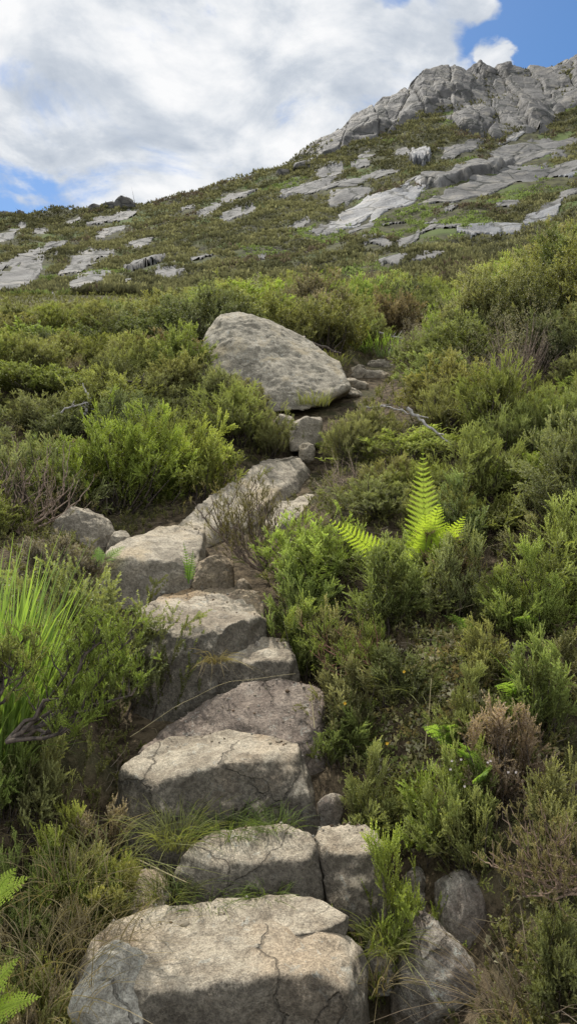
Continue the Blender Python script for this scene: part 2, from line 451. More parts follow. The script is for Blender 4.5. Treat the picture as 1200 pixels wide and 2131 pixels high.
def lump(label, px0, px1, py0, py1, Y, mat, seed, depth=None, name='boulder', cat='boulder', group=None, voxel=None, amp=None):
    """A rounded, angular stone filling a picture box at distance Y."""
    r = random.Random(seed)
    w = (px1 - px0) / F * Y; h = (py1 - py0) / F * Y; depth = depth or w * .8
    c = pt((px0 + px1) / 2, (py0 + py1) / 2, Y)
    pts = []
    for k in range(26):
        v = Vector((r.gauss(0, 1), r.gauss(0, 1), r.gauss(0, 1))).normalized()
        e = 1.0 / max(abs(v.x), abs(v.y), abs(v.z)) ** .55
        v = v * e
        pts.append(Vector((c.x + v.x * w * .52, c.y + depth * .45 + v.y * depth * .5, c.z - .04 + v.z * (h * .5 + .04))))
    return hull_stone(label, pts, mat, seed, voxel or max(.008, w / 45), 4, amp or w * .05, name, cat, group)

slab_stone('broad tan granite step with a cracked top, lowest and largest of the stair',
    [(108, 1345, 1.953), (150, 1302, 2.065), (205, 1286, 2.120), (300, 1276, 2.148), (420, 1268, 2.167), (490, 1276, 2.139), (524, 1322, 2.009),
     (517, 1366, 1.897), (478, 1380, 1.851), (400, 1386, 1.832), (300, 1398, 1.804), (205, 1410, 1.786), (135, 1388, 1.851)], .55, M_GRANITE, 1, amp=.022)
slab_stone('thin raised grey plate lying on the lowest step behind its crack',
    [(200, 1300, 2.071), (212, 1286, 2.118), (300, 1277, 2.141), (410, 1271, 2.155), (488, 1279, 2.123), (505, 1312, 2.030), (440, 1330, 1.974), (330, 1336, 1.961), (258, 1342, 1.942), (228, 1322, 2.003)], .045, M_GRANITE, 14, expand=.0, fwd=0, voxel=.010, smooth_it=3, amp=.008, name='stone_plate', cat='stone plate')
slab_stone('small tan stone wedged left of the second step among dry grass',
    [(140, 1282, 2.185), (165, 1250, 2.280), (215, 1226, 2.347), (240, 1240, 2.299), (245, 1278, 2.213), (190, 1296, 2.166)], .2, M_GRANITE, 2, amp=.014, voxel=.012, name='stone', cat='stone')
lump('pale lichen spotted rounded stone at the lower left corner of the lowest step', 84, 204, 1392, 1500, 1.74, M_PALE, 5, .28, name='stone', cat='stone')
slab_stone('grey second step stone, the longer piece on its left',
    [(246, 1205, 2.277), (275, 1180, 2.355), (330, 1171, 2.384), (400, 1166, 2.403), (440, 1172, 2.384), (456, 1212, 2.268), (430, 1224, 2.229), (350, 1226, 2.219), (275, 1228, 2.219)], .20, M_GRANITE, 3, amp=.018)
slab_stone('grey second step stone, the shorter piece at its right end',
    [(440, 1170, 2.413), (475, 1164, 2.413), (520, 1168, 2.393), (550, 1190, 2.335), (552, 1215, 2.258), (500, 1222, 2.239), (462, 1215, 2.258)], .22, M_GRANITE, 4, amp=.018)
slab_stone('large flat topped third step with a dark lichen front face',
    [(168, 1078, 2.574), (215, 1055, 2.693), (262, 1040, 2.772), (330, 1034, 2.812), (400, 1040, 2.772), (446, 1054, 2.713), (452, 1082, 2.574), (400, 1082, 2.534), (330, 1082, 2.505), (280, 1094, 2.475), (225, 1120, 2.416), (178, 1108, 2.455)], .34, M_GRANITE, 6, amp=.022)
lump('small pale stone tucked under the right end of the third step', 449, 492, 1128, 1170, 2.55, M_LICH, 7, .1, name='stone', cat='stone')
slab_stone('reddish brown sloping slab between the third step and the dark block',
    [(175, 1062, 2.80), (230, 1030, 2.95), (300, 985, 3.06), (360, 962, 3.14), (420, 955, 3.18), (466, 972, 3.1), (474, 1040, 2.9), (440, 1062, 2.82), (320, 1052, 2.80), (230, 1068, 2.76)], .3, M_RED, 8, amp=.022, name='sloping_slab', cat='rock slab')
slab_stone('big block step with a tall black stained face above the reddish slab',
    [(190, 880, 3.24), (205, 852, 3.5), (250, 846, 3.72), (300, 846, 3.85), (345, 850, 3.78), (378, 862, 3.65), (374, 884, 3.45), (330, 880, 3.27), (318, 902, 3.18), (270, 905, 3.15), (215, 900, 3.18)], .46, M_GRANITE, 9, amp=.032, name='stone_step')
slab_stone('low dark ledge stone right of the big block step',
    [(300, 928, 3.24), (320, 912, 3.4), (365, 902, 3.5), (412, 905, 3.47), (425, 925, 3.3), (408, 936, 3.2), (340, 940, 3.19)], .26, M_GRANITE, 10, amp=.02)
lump('tiny pale stone resting on the low dark ledge', 360, 372, 908, 918, 3.35, M_LICH, 71, .04, name='stone', cat='stone')
slab_stone('tan shelf of rock behind the big block step, littered with grit',
    [(215, 852, 3.85), (240, 838, 4.02), (300, 832, 4.12), (355, 834, 4.1), (382, 846, 3.95), (378, 866, 3.7), (300, 856, 3.78)], .25, M_RUST, 25, amp=.02, name='rock_shelf', cat='rock shelf')
slab_stone('grey slab with a dark undercut front, left of the orange boulder',
    [(140, 792, 4.0), (165, 772, 4.3), (210, 752, 4.7), (262, 740, 4.95), (290, 745, 4.9), (288, 770, 4.45), (282, 795, 4.1), (225, 797, 4.02), (180, 793, 3.98)], .30, M_GREY, 11, amp=.03, name='rock_slab', cat='rock slab')
lump('orange tinged rounded boulder set at the turn of the stair', 270, 332, 782, 846, 4.0, M_RUST, 12, .24)
lump('small rust brown stone right of the orange boulder', 328, 358, 822, 844, 4.02, M_RUST, 13, .1, name='stone', cat='stone')
lump('pale weathered boulder at the left end of the stair turn, under bare twigs', 63, 152, 718, 792, 4.55, M_GREY, 21, .38)
lump('small grey boulder touching the left weathered boulder', 146, 187, 750, 790, 4.5, M_GREY, 22, .2)
slab_stone('long sloping granite slab running diagonally up to the ledges below the big boulder',
    [(246, 750, 4.85), (268, 726, 5.05), (312, 690, 5.5), (362, 657, 6.05), (410, 643, 6.35), (436, 645, 6.4), (440, 668, 6.2), (415, 690, 5.8), (375, 722, 5.3), (330, 748, 4.95), (285, 765, 4.75)], .35, M_GREY, 15, voxel=.022, amp=.04, name='rock_slab', cat='rock slab')
slab_stone('smaller broken slab beside the right edge of the long diagonal slab',
    [(372, 738, 5.1), (395, 714, 5.4), (425, 698, 5.65), (456, 696, 5.7), (452, 716, 5.35), (420, 735, 5.08), (392, 750, 4.95)], .2, M_GREY, 16, voxel=.018, amp=.03, name='rock_slab', cat='rock slab')
hull_stone('square dark grey block standing at the top end of the long diagonal slab',
    [(412, 642, 6.45), (438, 640, 6.45), (414, 602, 6.5), (432, 594, 6.5), (458, 596, 6.6), (456, 630, 6.55), (420, 598, 7.0), (458, 590, 7.0), (412, 642, 7.0), (458, 630, 7.0)], M_GREY, 17, amp=.02, name='stone_block', cat='stone block')
lump('pale flat stone left of the square dark block', 388, 420, 584, 616, 6.9, M_GREY, 18, .3, name='stone', cat='stone')
lump('small pale stone below the square dark block, at the end of the long slab', 424, 448, 628, 646, 6.3, M_GREY, 19, .15, name='stone', cat='stone')
hull_stone('big grey wedge shaped boulder with a pointed top beside the path',
    [(286, 540, 8.35), (322, 572, 7.85), (380, 588, 7.7), (440, 580, 7.7), (498, 552, 8.1),
     (286, 500, 8.42), (289, 474, 8.5), (308, 443, 8.62), (336, 438, 8.72), (386, 456, 8.85), (446, 487, 8.8), (496, 523, 8.5),
     (300, 480, 9.5), (350, 470, 9.8), (440, 500, 9.7), (490, 540, 9.3), (300, 560, 9.5), (490, 570, 9.3)], M_BOULDER, 20, voxel=.024, smooth_it=1, amp=.03)
for i, (lab, a) in enumerate([
    ('low flat path stone just right of the big wedge boulder', (478, 520, 546, 562, 8.6)),
    ('rounded path stone above the low flat one right of the big boulder', (484, 528, 534, 552, 9.2)),
    ('broad pale path stone, middle of the upper path cluster', (498, 560, 522, 540, 10.0)),
    ('narrow path stone at the left of the upper path cluster', (496, 524, 516, 530, 10.4)),
    ('highest path stone, partly grassed over, in the upper path cluster', (522, 566, 508, 524, 10.9)),
    ('small round stone behind the crest of the big wedge boulder', (418, 440, 472, 490, 9.9))]):
    lump(lab, *a, M_GREY, 40 + i, .5, name='path_stone', cat='path stone')
# lower right bank stones
lump('large mottled boulder with white lichen flecks at the lower right of the path', 566, 700, 1345, 1530, 1.95, M_LICH, 31, .35)
lump('dark lichened boulder on the lower right bank, above the mottled one', 632, 712, 1266, 1372, 2.1, M_LICH, 32, .3)
lump('upper small lichened stone in the grassy gap right of the lowest step', 574, 626, 1254, 1300, 2.35, M_LICH, 33, .16, name='stone', cat='stone')
lump('lower lichened stone in the grassy gap right of the lowest step', 556, 632, 1290, 1350, 2.26, M_LICH, 34, .2, name='stone', cat='stone')
lump('shadowed stone half buried in grass beside the lowest step', 520, 576, 1350, 1400, 2.1, M_LICH, 35, .15, name='stone', cat='stone')
lump('dark wet boulder under the bush in the lower right corner', 690, 800, 1290, 1440, 2.15, M_LICH, 36, .3)

def on_stone(x, y):
    """True where a point lies over a stone's footprint"""
    hit = np.zeros(np.shape(x), bool)
    for s in STONES:
        x0, x1, y0, y1 = s[1]
        near = (x > x0 - .02) & (x < x1 + .02) & (y > y0 - .02) & (y < y1 + .02)
        if near.any():
            cell = .05
            keys = set(map(tuple, np.floor(s[4][:, :2] / cell).astype(int)))
            k = np.floor(np.stack([x, y], -1) / cell).astype(int)
            idx = np.nonzero(near)[0]
            for i in idx:
                if (k[i, 0], k[i, 1]) in keys: hit[i] = True
    return hit

exec_parts = []
# ------------------------------------------------------------------ crag and hillside slabs
def grid_faces(mask):
    h, w = mask.shape
    idx = -np.ones(mask.shape, int); idx[mask] = np.arange(mask.sum())
    a = idx[:-1, :-1]; b = idx[:-1, 1:]; c = idx[1:, 1:]; d = idx[1:, :-1]
    ok = (a >= 0) & (b >= 0) & (c >= 0) & (d >= 0)
    return np.stack([a[ok], b[ok], c[ok], d[ok]], -1)

def voro(x, y, cx, cy):
    d = (x[..., None] - cx) ** 2 + (y[..., None] - cy) ** 2
    o = np.argpartition(d, 1, axis=-1)[..., :2]
    d2 = np.take_along_axis(d, o, -1)
    sw = d2[..., 0] > d2[..., 1]
    i1 = np.where(sw, o[..., 1], o[..., 0])
    a = np.sqrt(np.minimum(d2[..., 0], d2[..., 1])); b = np.sqrt(np.maximum(d2[..., 0], d2[..., 1]))
    return i1, b - a

def blocks(U, V, sizes, seed):
    """stepped, tilted blocks of a jointed rock face over plane coordinates"""
    h = np.zeros(U.shape)
    gap = np.zeros(U.shape)
    for k, (sx, sy, amp) in enumerate(sizes):
        r = rs(seed + k)
        u, v = U / sx, V / sy
        wu = u + .13 * n2(U, V, .6 / sx, 2, 4. + k)
        wv = v + .13 * n2(U, V, .6 / sx, 2, 14. + k)
        nu = int(np.ptp(u)) + 3; nv = int(np.ptp(v)) + 3
        gx, gy = np.meshgrid(np.arange(nu), np.arange(nv))
        cx = (gx + r.uniform(-.42, .42, gx.shape) + u.min() - 1).ravel(); cy = (gy + (gx % 2) * .5 + r.uniform(-.4, .4, gx.shape) + v.min() - 1).ravel()
        i1 = np.empty(u.shape, int); e = np.empty(u.shape)
        for row in range(u.shape[0]):
            i1[row], e[row] = voro(wu[row], wv[row], cx, cy)
        off = r.uniform(-1, 1, len(cx)); tx = r.uniform(-.9, .9, len(cx)); ty = r.uniform(-.5, 1.1, len(cx))
        h += amp * (off[i1] + tx[i1] * (wu - cx[i1]) + ty[i1] * (wv - cy[i1]))
        g = np.exp(-(e / .045) ** 2)
        gap += amp * .9 * g
    return h - gap

def build_crag():
    px = np.arange(411, 1010, 1.5)
    s = np.linspace(.45, 1.07, 280)
    PXg, S = np.meshgrid(px, s)
    u = (PXg - CX) / F
    R = 150 + 65 * sstep(-.1, .35, u)
    Y = 30 + (R - 30) * S
    x = u * Y
    z = ground(x, Y)
    # picture row of each point, to shape where rock shows
    py = CY - (z - EYE) / Y * F
    top = np.interp(PXg, [395, 410, 440, 500, 560, 600, 645, 700, 780, 820, 950], [236, 226, 204, 168, 136, 112, 96, 99, 91, 78, 58])
    low = np.interp(PXg, [395, 410, 440, 500, 560, 600, 640, 700, 760, 820, 950], [246, 242, 232, 218, 202, 190, 190, 194, 184, 162, 132])
    fr = (py - top) / np.maximum(low - top, 5)
    nz = n2(x, Y, .035, 4, 31.)
    # a belt of heather crosses the crag
    belt = np.exp(-((PXg - 640 - (py - 165) * 2.0) / 95) ** 2 - ((py - 160 + .30 * (PXg - 640)) / 11) ** 2) * 1.25
    m = 1.0 - sstep(.85, 1.15, fr + nz * .8 * (1 - .6 * sstep(660, 760, PXg))) - belt * .55 * (1 + nz) - sstep(.05, .3, nz - .25 + .3 * sstep(.3, .8, fr)) * .9 * (1 - .7 * sstep(660, 760, PXg))
    ang = .5
    B = -(py - 150) * .22
    ang = .95; U = x * math.cos(ang) + B * math.sin(ang); V = -x * math.sin(ang) + B * math.cos(ang)
    b = blocks(U, V, [(16, 5.0, 1.05), (7, 2.6, .30), (3.0, 1.3, .05)], 50)
    lift = m * 3.2 - 1.2 + b * sstep(-.2, .5, m)
    lift = np.clip(lift, -1.5, 3.4)
    lift = lift * sstep(400, 470, PXg) + (1 - sstep(400, 470, PXg)) * (-.35 + .12 * b)
    edge = (S < .455)
    lift[edge] = -3
    dz = lift; dy = -lift * .12
    v = np.stack([x + .12 * b, Y + dy, z + dz], -1).reshape(-1, 3)
    mask = np.ones(px.shape[0] * s.shape[0], bool).reshape(PXg.shape) & (lift > -1.1)
    q = grid_faces(mask)
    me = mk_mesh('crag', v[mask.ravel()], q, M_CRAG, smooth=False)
    o = link('crag', me); tag(o, 'grey jointed granite crag crowning the high end of the ridge', 'crag', kind='thing')
build_crag()

SLABS = []
def rock_slab(label, cx, cy, w, h, tilt, lift=.8, seed=0, mat=None, name='hillside_slab', cat='rock slab', group=None, power=2.6, rough=.35):
    """An outcrop lying on the hillside: a plate following the slope, steep at its lower rim."""
    w *= 1.12; h *= 1.25
    n = int(max(16, min(110, w / 1.0))); mrow = int(max(12, min(60, h / .6)))
    a, b = np.meshgrid(np.linspace(-1.15, 1.15, n), np.linspace(-1.25, 1.25, mrow))
    tl = math.radians(tilt)
    px = cx + a * w / 2 * math.cos(tl) + b * h / 2 * math.sin(tl) * .3
    py = cy - a * w / 2 * math.sin(tl) + b * h / 2
    x, Y = far_hit(px, py)
    x0, Y0 = far_hit(np.array([cx]), np.array([cy]))
    z = ground(x, Y)
    nse = n2(a * 2.2, b * 1.1, 1., 4, seed * 1.91 + 2.)
    r = (np.abs(a) ** power + np.abs(b) ** power) ** (1 / power) + nse * rough * 2.2
    m = 1 - r
    sc = Y0[0] / F * 1.0
    st = blocks(a * w * sc / 2, b * h * sc * 1.2, [(max(2.5, w * sc * .3), max(1.2, h * sc * .6), .30), (1.8, 1.0, .10)], 100 + seed)
    w *= 1; thick = lift * .13 if lift < 1.4 else lift * .5
    L = .04 + thick * (.2 + .8 * sstep(-.9, .9, b)) * sstep(-.02, .2, m) - .5 * (m < .0) + st * .35 * sstep(0, .3, m) * min(.5, thick)
    v = np.stack([x, Y - L * .3, z + L + .05], -1)
    mask = m > -.10
    if mask.sum() < 12: return None
    org = v[mask].mean(0); org[2] = v[mask][:, 2].min()
    q = grid_faces(mask)
    me = mk_mesh(name, v[mask] - org, q, mat or M_SLAB, smooth=True)
    o = link(name, me); o.location = org
    tag(o, label, cat, group, 'thing')
    SLABS.append((cx, cy, w, h, tl))
    return o

S_ = [
 ('uppermost thin pale slab streak on the left hillside', 66, 352, 64, 7, 17, .4),
 ('long pale slab streak crossing the left edge, second from the top', 22, 372, 74, 9, 20, .5),
 ('broad grey slab at the left edge, with heather on its upper rim', 28, 390, 92, 22, 22, .6),
 ('lowest slab of the stack at the left edge, narrow and pale', 16, 408, 70, 10, 24, .5),
 ('smooth grey slab left of centre, upper of a close pair', 128, 366, 58, 11, 10, .6),
 ('tilted grey slab just below the smooth upper slab of the pair', 110, 382, 52, 9, 16, .5),
 ('pale broken slab above the green bushes on the left slope', 124, 400, 54, 12, 14, .6),
 ('small pale slab tip left of the pale broken slab', 108, 410, 28, 7, 8, .5),
 ('lone overhanging slab with a shadowed underside, middle of the left slope', 205, 376, 52, 9, 12, 1.5),
 ('flat bluish slab right of the lone overhanging slab', 241, 386, 36, 9, 8, .6),
 ('small rounded outcrop above the bushes, low on the left slope', 73, 423, 30, 9, 4, 1.0),
 ('pale outcrop at the far left edge just above the bushes', 12, 440, 34, 12, 20, .8),
 ('lower pale outcrop at the far left edge, touching the bushes', 6, 458, 22, 12, 30, .8),
 ('grey slab below the rocky knob on the left skyline', 148, 314, 44, 9, 14, .9),
 ('pale slab tongue running off the rocky knob on the left skyline', 178, 306, 34, 10, 20, .9),
 ('small pale slab alone on the slope right of the skyline knob', 266, 298, 20, 7, 15, .6),
 ('pale narrow slab, lower of two below the middle skyline', 297, 298, 34, 8, 28, .6),
 ('pale boulder slab, upper of two below the middle skyline', 336, 276, 50, 9, 14, .6),
 ('rounded grey outcrop amid heather below the middle skyline', 330, 305, 30, 12, 20, 1.1),
 ('small grey outcrop right of the rounded outcrop below the skyline', 352, 298, 20, 9, 20, 1.0),
 ('long grey slab, left end of the middle slab field', 436, 266, 74, 9, 14, .7),
 ('pale tapering slab above the long grey slab', 484, 262, 74, 10, 16, .7),
 ('blunt pale slab in the middle of the slab field', 498, 276, 60, 14, 16, .7),
 ('short slab piece below the blunt pale slab', 452, 272, 40, 7, 14, .6),
 ('bright wet slab shining in long streaks, middle of the hillside', 545, 288, 128, 22, 19, .6),
 ('thin wet streak under the bright shining slab', 520, 306, 76, 6, 15, .5),
 ('dark faced block of granite under a pale top, right of the shining slab', 668, 246, 112, 22, 14, 2.6),
 ('broad sunlit slab below the dark faced block', 696, 262, 160, 20, 15, .7),
 ('lower broad slab tapering left under the sunlit slab', 662, 275, 110, 14, 14, .7),
 ('long pale slab with tan top high at the right, below the crag', 756, 206, 112, 14, 9, .8),
 ('second tan slab below the long pale one at the right', 752, 222, 96, 14, 10, .8),
 ('grey slab touching the right edge of the hillside', 806, 238, 54, 12, 18, .8),
 ('white wet slab at the right edge', 798, 254, 44, 8, 12, .5),
 ('bluish block standing alone below the crag', 596, 220, 26, 17, 10, 2.4),
 ('pale small slab left of the bluish block', 570, 214, 22, 9, 14, .8),
 ('broken white outcrop right of the bluish block', 655, 211, 56, 15, 12, 1.2),
 ('white streak of rock under the crag', 740, 192, 56, 7, 20, .8),
 ('dark slab at the left of the low shining slab on the right', 632, 326, 50, 9, 4, .8),
 ('low shining wet slab above the bushes on the right', 705, 325, 88, 12, 8, .6),
 ('small pale slab above the low shining slab', 770, 306, 56, 9, 14, .7),
 ('grey slab at the right edge above the bushes', 784, 292, 40, 8, 24, .7),
 ('grey low outcrop in green grass above the bushes', 536, 347, 38, 9, 8, .9),
 ('square grey slab just above the grey dead bush', 556, 368, 38, 13, 6, .9),
 ('pale thin slab right of the square grey slab', 610, 365, 50, 5, 12, .5),
 ('lone pale boulder on the heather left of the middle bushes', 373, 368, 12, 9, 0, 1.2),
 ('grey outcrop half hidden by heather right of the slab field', 560, 320, 36, 7, 15, .7),
 ('pale outcrop left of the middle slab field', 514, 233, 24, 9, 6, 1.0),
 ('flat slab beneath the pale outcrop, left of the bluish block', 540, 246, 46, 7, 10, .8),
 ('small slab in heather below the middle slab field', 428, 318, 30, 6, 12, .6),
]
for i, (lab, cx, cy, w, h, tl, lf) in enumerate(S_):
    rock_slab(lab, cx, cy, w, h, tl, lf, 200 + i * 7, mat=M_WET if ('wet' in lab or 'white' in lab or 'shining' in lab or 'bluish' in lab) and 'dark' not in lab and 'right of the' not in lab and 'left of the' not in lab else None)

rg = random.Random(21)
for i in range(64):
    zone = 'upper right' if i < 40 else 'left'
    cx, cy = (rg.uniform(430, 815), 0) if i < 40 else (rg.uniform(0, 330), 0)
    top_ = float(np.interp(cx, [0, 200, 400, 500, 640, 820], [312, 304, 262, 222, 200, 172])); bot_ = float(np.interp(cx, [0, 330, 500, 820], [425, 385, 350, 310]))
    cy = rg.uniform(top_, bot_)
    if any(abs(cx - q[0]) < (q[2] * .5 + 12) and abs(cy - q[1]) < (q[3] * .5 + 5) for q in SLABS): continue
    w = rg.uniform(12, 46)
    rock_slab(f'thin grey slab streak, one of many scattered over the {zone} hillside', cx, cy, w, w * rg.uniform(.12, .26) + 2, rg.uniform(8, 22), .6, 900 + i * 3, group=f'thin slab streaks on the {zone} hillside')

def far_block(label, px, py, w, h, seed, name='skyline_rock', cat='rock', group=None):
    x, Y = far_hit(np.array([px], float), np.array([py], float))
    x = float(x[0]); Y = float(Y[0]); z = G(x, Y)
    r = random.Random(seed); W = w / F * Y; H = h / F * Y
    pts = []
    for k in range(22):
        v = Vector((r.gauss(0, 1), r.gauss(0, 1), abs(r.gauss(0, 1)))).normalized()
        v *= 1 / max(abs(v.x), abs(v.y), abs(v.z)) ** .6
        pts.append(Vector((v.x * W * .5, v.y * W * .4, v.z * H * .95 - .3 * (k % 3 == 0))))
    bm = bmesh.new()
    for p in pts: bm.verts.new(p)
    for sx, sy in ((-1, -1), (1, -1), (-1, 1), (1, 1)): bm.verts.new((sx * W * .5, sy * W * .35, -.8))
    rr = bmesh.ops.convex_hull(bm, input=bm.verts)
    junk = [e for e in rr['geom_interior'] + rr['geom_unused'] if isinstance(e, bmesh.types.BMVert)]
    if junk: bmesh.ops.delete(bm, geom=list(set(junk)), context='VERTS')
    bmesh.ops.recalc_face_normals(bm, faces=bm.faces)
    bmesh.ops.bevel(bm, geom=bm.edges[:], offset=W * .03, segments=1, affect='EDGES')
    me = bpy.data.meshes.new(name); bm.to_mesh(me); bm.free(); me.materials.append(M_CRAG)
    o = link(name, me); o.location = (x, Y, z); tag(o, label, cat, group); return o
far_block('pointed rocky knob breaking the left skyline', 178, 296, 30, 14, 3)
far_block('flat low rock left of the pointed knob on the skyline', 156, 298, 18, 6, 4)
far_block('pale flat rock on the skyline left of the low rock', 135, 300, 18, 7, 5)
far_block('small peaked rock on the skyline near the left edge', 30, 305, 14, 9, 6)
far_block('small grey outcrop under the skyline where the crag begins', 430, 240, 26, 9, 8)
far_block('low rounded outcrop below where the crag begins', 402, 248, 20, 7, 9)
far_block('low grey rock at the very left end of the skyline', 8, 307, 26, 6, 7)

# ------------------------------------------------------------------ foliage templates
def unit(v): return v / (np.linalg.norm(v, axis=-1, keepdims=True) + 1e-9)

def shoot(base, axis, L, n, ll, lw, r, t0=0., t1=1., rnd=.5, taper=.55):
    """leaf triangles along one shoot -> verts (n,3,3), cols (n,3,3)"""
    s = (np.arange(n) + r.uniform(0, .8, n)) / n
    ax = unit(np.asarray(axis, float))
    ref = np.array([1., 0, 0]) if abs(ax[2]) > .8 else np.array([0, 0, 1.])
    e1 = unit(np.cross(ax, ref)); e2 = np.cross(ax, e1)
    ph = np.arange(n) * 2.4 + r.uniform(0, 6)
    rad = np.cos(ph)[:, None] * e1 + np.sin(ph)[:, None] * e2
    p = base + s[:, None] * L * ax
    d = unit(ax * r.uniform(.55, 1.0, n)[:, None] + rad * r.uniform(.55, .9, n)[:, None])
    l = ll * (1 - (1 - taper) * s) * r.uniform(.75, 1.2, n)
    sd = unit(np.cross(d, rad) + 1e-6) * (lw / 2)
    V = np.stack([p - sd, p + sd, p + d * l[:, None]], 1)
    c0 = t0 + (t1 - t0) * s
    C = np.zeros((n, 3, 3)); C[..., 0] = c0[:, None]; C[:, 2, 0] = np.clip(c0 + .22, 0, 1)
    C[..., 1] = np.clip(rnd + r.uniform(-.12, .12, n), 0, 1)[:, None]; C[..., 2] = 1
    return V, C

def spray(seed, L=.14, shoots=7, sl=.06, n=12, ll=.011, lw=.004, spread=.7):
    r = rs(seed); V = []; C = []
    bend = np.array([r.uniform(-.2, .2), r.uniform(-.2, .2), 1.])
    ax = unit(bend)
    v, c = shoot(np.zeros(3), ax, L, int(n * 1.5), ll, lw, r, .15, 1., r.uniform(.2, .75)); V.append(v); C.append(c)
    for k in range(shoots):
        s = r.uniform(.12, .85); ph = r.uniform(0, 6.283)
        dd = unit(ax + spread * np.array([math.cos(ph), math.sin(ph), 0]) * r.uniform(.6, 1.2))
        v, c = shoot(ax * L * s, dd, sl * r.uniform(.6, 1.25) * (1.1 - .4 * s), n, ll, lw, r, .1 + .5 * s, .65 + .35 * s, r.uniform(.2, .8))
        V.append(v); C.append(c)
    return np.concatenate(V), np.concatenate(C)

T_NEAR = [spray(i, .085, 4, .060, 20, .0105, .0058, .62) for i in range(6)]
T_MID = [spray(20 + i, .13, 4, .085, 12, .019, .0125, .65) for i in range(6)]
T_LONG = [spray(40 + i, .10, 5, .06, 18, .0100, .0055, .6) for i in range(5)]
T_LOW = [spray(60 + i, .24, 4, .15, 8, .040, .027, .7) for i in range(5)]
T_BARE = [spray(80 + i, .15, 4, .05, 5, .008, .003, .9) for i in range(4)]

def place(templates, P, D, S, rng, depth=None, rnd=None):
    """copies of the sprays at P along D, scaled S -> triangle soup"""
    N = len(P); which = rng.randint(0, len(templates), N); roll = rng.uniform(0, 6.283, N)
    D = unit(np.asarray(D, float))
    ref = np.where(np.abs(D[:, 2:3]) > .95, np.array([1., 0, 0]), np.array([0, 0, 1.]))
    e1 = unit(np.cross(D, ref)); e2 = np.cross(D, e1)
    c, s = np.cos(roll)[:, None], np.sin(roll)[:, None]
    X = e1 * c + e2 * s; Yv = -e1 * s + e2 * c
    VV = []; CC = []
    for k in range(len(templates)):
        i = np.nonzero(which == k)[0]
        if not len(i): continue
        tv, tc = templates[k]; tv = tv.reshape(-1, 3); tc = tc.reshape(-1, 3)
        M = np.stack([X[i], Yv[i], D[i]], 1) * S[i][:, None, None]
        v = np.einsum('ta,nab->ntb', tv, M) + P[i][:, None, :]
        cc = np.repeat(tc[None], len(i), 0).copy()
        if rnd is not None: cc[..., 1] = np.clip(cc[..., 1] * .45 + rnd[i][:, None] * .55, 0, 1)
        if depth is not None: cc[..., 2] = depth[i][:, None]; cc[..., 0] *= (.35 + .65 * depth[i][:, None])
        VV.append(v.reshape(-1, 3)); CC.append(cc.reshape(-1, 3))
    return np.concatenate(VV), np.concatenate(CC)

def tri_idx(n): return np.arange(n).reshape(-1, 3)

def bush_geo(seed, R, H, N, templates, lobes=9, s0=1.0, up=.75, inner=.3, stems=60, stem_r=.0035):
    """A heather bush: lobes of upright sprays on a tangle of dark stems. Base at the origin."""
    r = rs(seed)
    ang = r.uniform(0, 6.283, lobes); dist = np.sqrt(r.uniform(0, 1, lobes)) * R * .68; dist[0] = 0
    LC = np.stack([np.cos(ang) * dist, np.sin(ang) * dist, np.zeros(lobes)], -1)
    lr = R * r.uniform(.30, .50, lobes)
    lh = H * (1 - .5 * (dist / R) ** 2) * r.uniform(.72, 1.05, lobes)
    M = max(8, N // 11)
    wl = r.choice(lobes, M, p=lr ** 2 / (lr ** 2).sum())
    pd = r.normal(size=(M, 3)); pd[:, 2] = np.abs(pd[:, 2]) - .30; pd = unit(pd)
    bottom = .30 * lh[wl]
    pc = LC[wl] + pd * np.stack([lr[wl], lr[wl], lh[wl] - bottom], -1) * (1 - inner * r.uniform(0, 1, M) ** 1.5)[:, None]
    pc[:, 2] += bottom
    pdir = unit(pd * np.array([.75, .75, .3]) + np.array([0, 0, up]) + r.normal(size=(M, 3)) * .16 + np.stack([LC[wl][:, 0] / R * .35, LC[wl][:, 1] / R * .35, np.zeros(M)], -1))
    plen = R * r.uniform(.10, .34, M); prad = R * r.uniform(.05, .10, M)
    m = r.randint(0, M, N); which = wl[m]
    s_ = r.uniform(-1., 1., N)
    P = pc[m] + pdir[m] * (s_ * plen[m])[:, None] + r.normal(size=(N, 3)) * (prad[m] * (1.15 - .55 * s_))[:, None]
    D = pdir[m] + r.normal(size=(N, 3)) * .26
    keep = P[:, 2] > .02
    P, D, which, m, s_ = P[keep], D[keep], which[keep], m[keep], s_[keep]
    lob_rnd = r.uniform(.05, .95, M); which = m
    S = s0 * r.uniform(.7, 1.2, len(P))
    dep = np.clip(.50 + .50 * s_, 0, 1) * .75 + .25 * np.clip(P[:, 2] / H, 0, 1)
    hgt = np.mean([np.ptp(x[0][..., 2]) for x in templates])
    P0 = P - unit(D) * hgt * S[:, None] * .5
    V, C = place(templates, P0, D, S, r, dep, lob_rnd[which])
    leaf = (V, C)
    k = r.choice(len(P0), min(stems, len(P0)), replace=False)
    end = P0[k]; st = np.stack([r.normal(0, R * .10, len(k)), r.normal(0, R * .10, len(k)), np.full(len(k), -.05)], -1)
    u = np.linspace(0, 1, 5)[None, :, None]
    mid = st * .5 + end * .5; mid[:, 2] -= .18 * H; mid[:, :2] += r.normal(0, R * .08, (len(k), 2))
    paths = st[:, None] * (1 - u) ** 2 + mid[:, None] * 2 * u * (1 - u) + end[:, None] * u ** 2
    paths = paths + r.normal(0, R * .012, paths.shape)
    rad = stem_r * np.linspace(1.7, .5, 5)[None] * r.uniform(.7, 1.3, (len(k), 1))
    return leaf, tubes(paths, rad, 3)

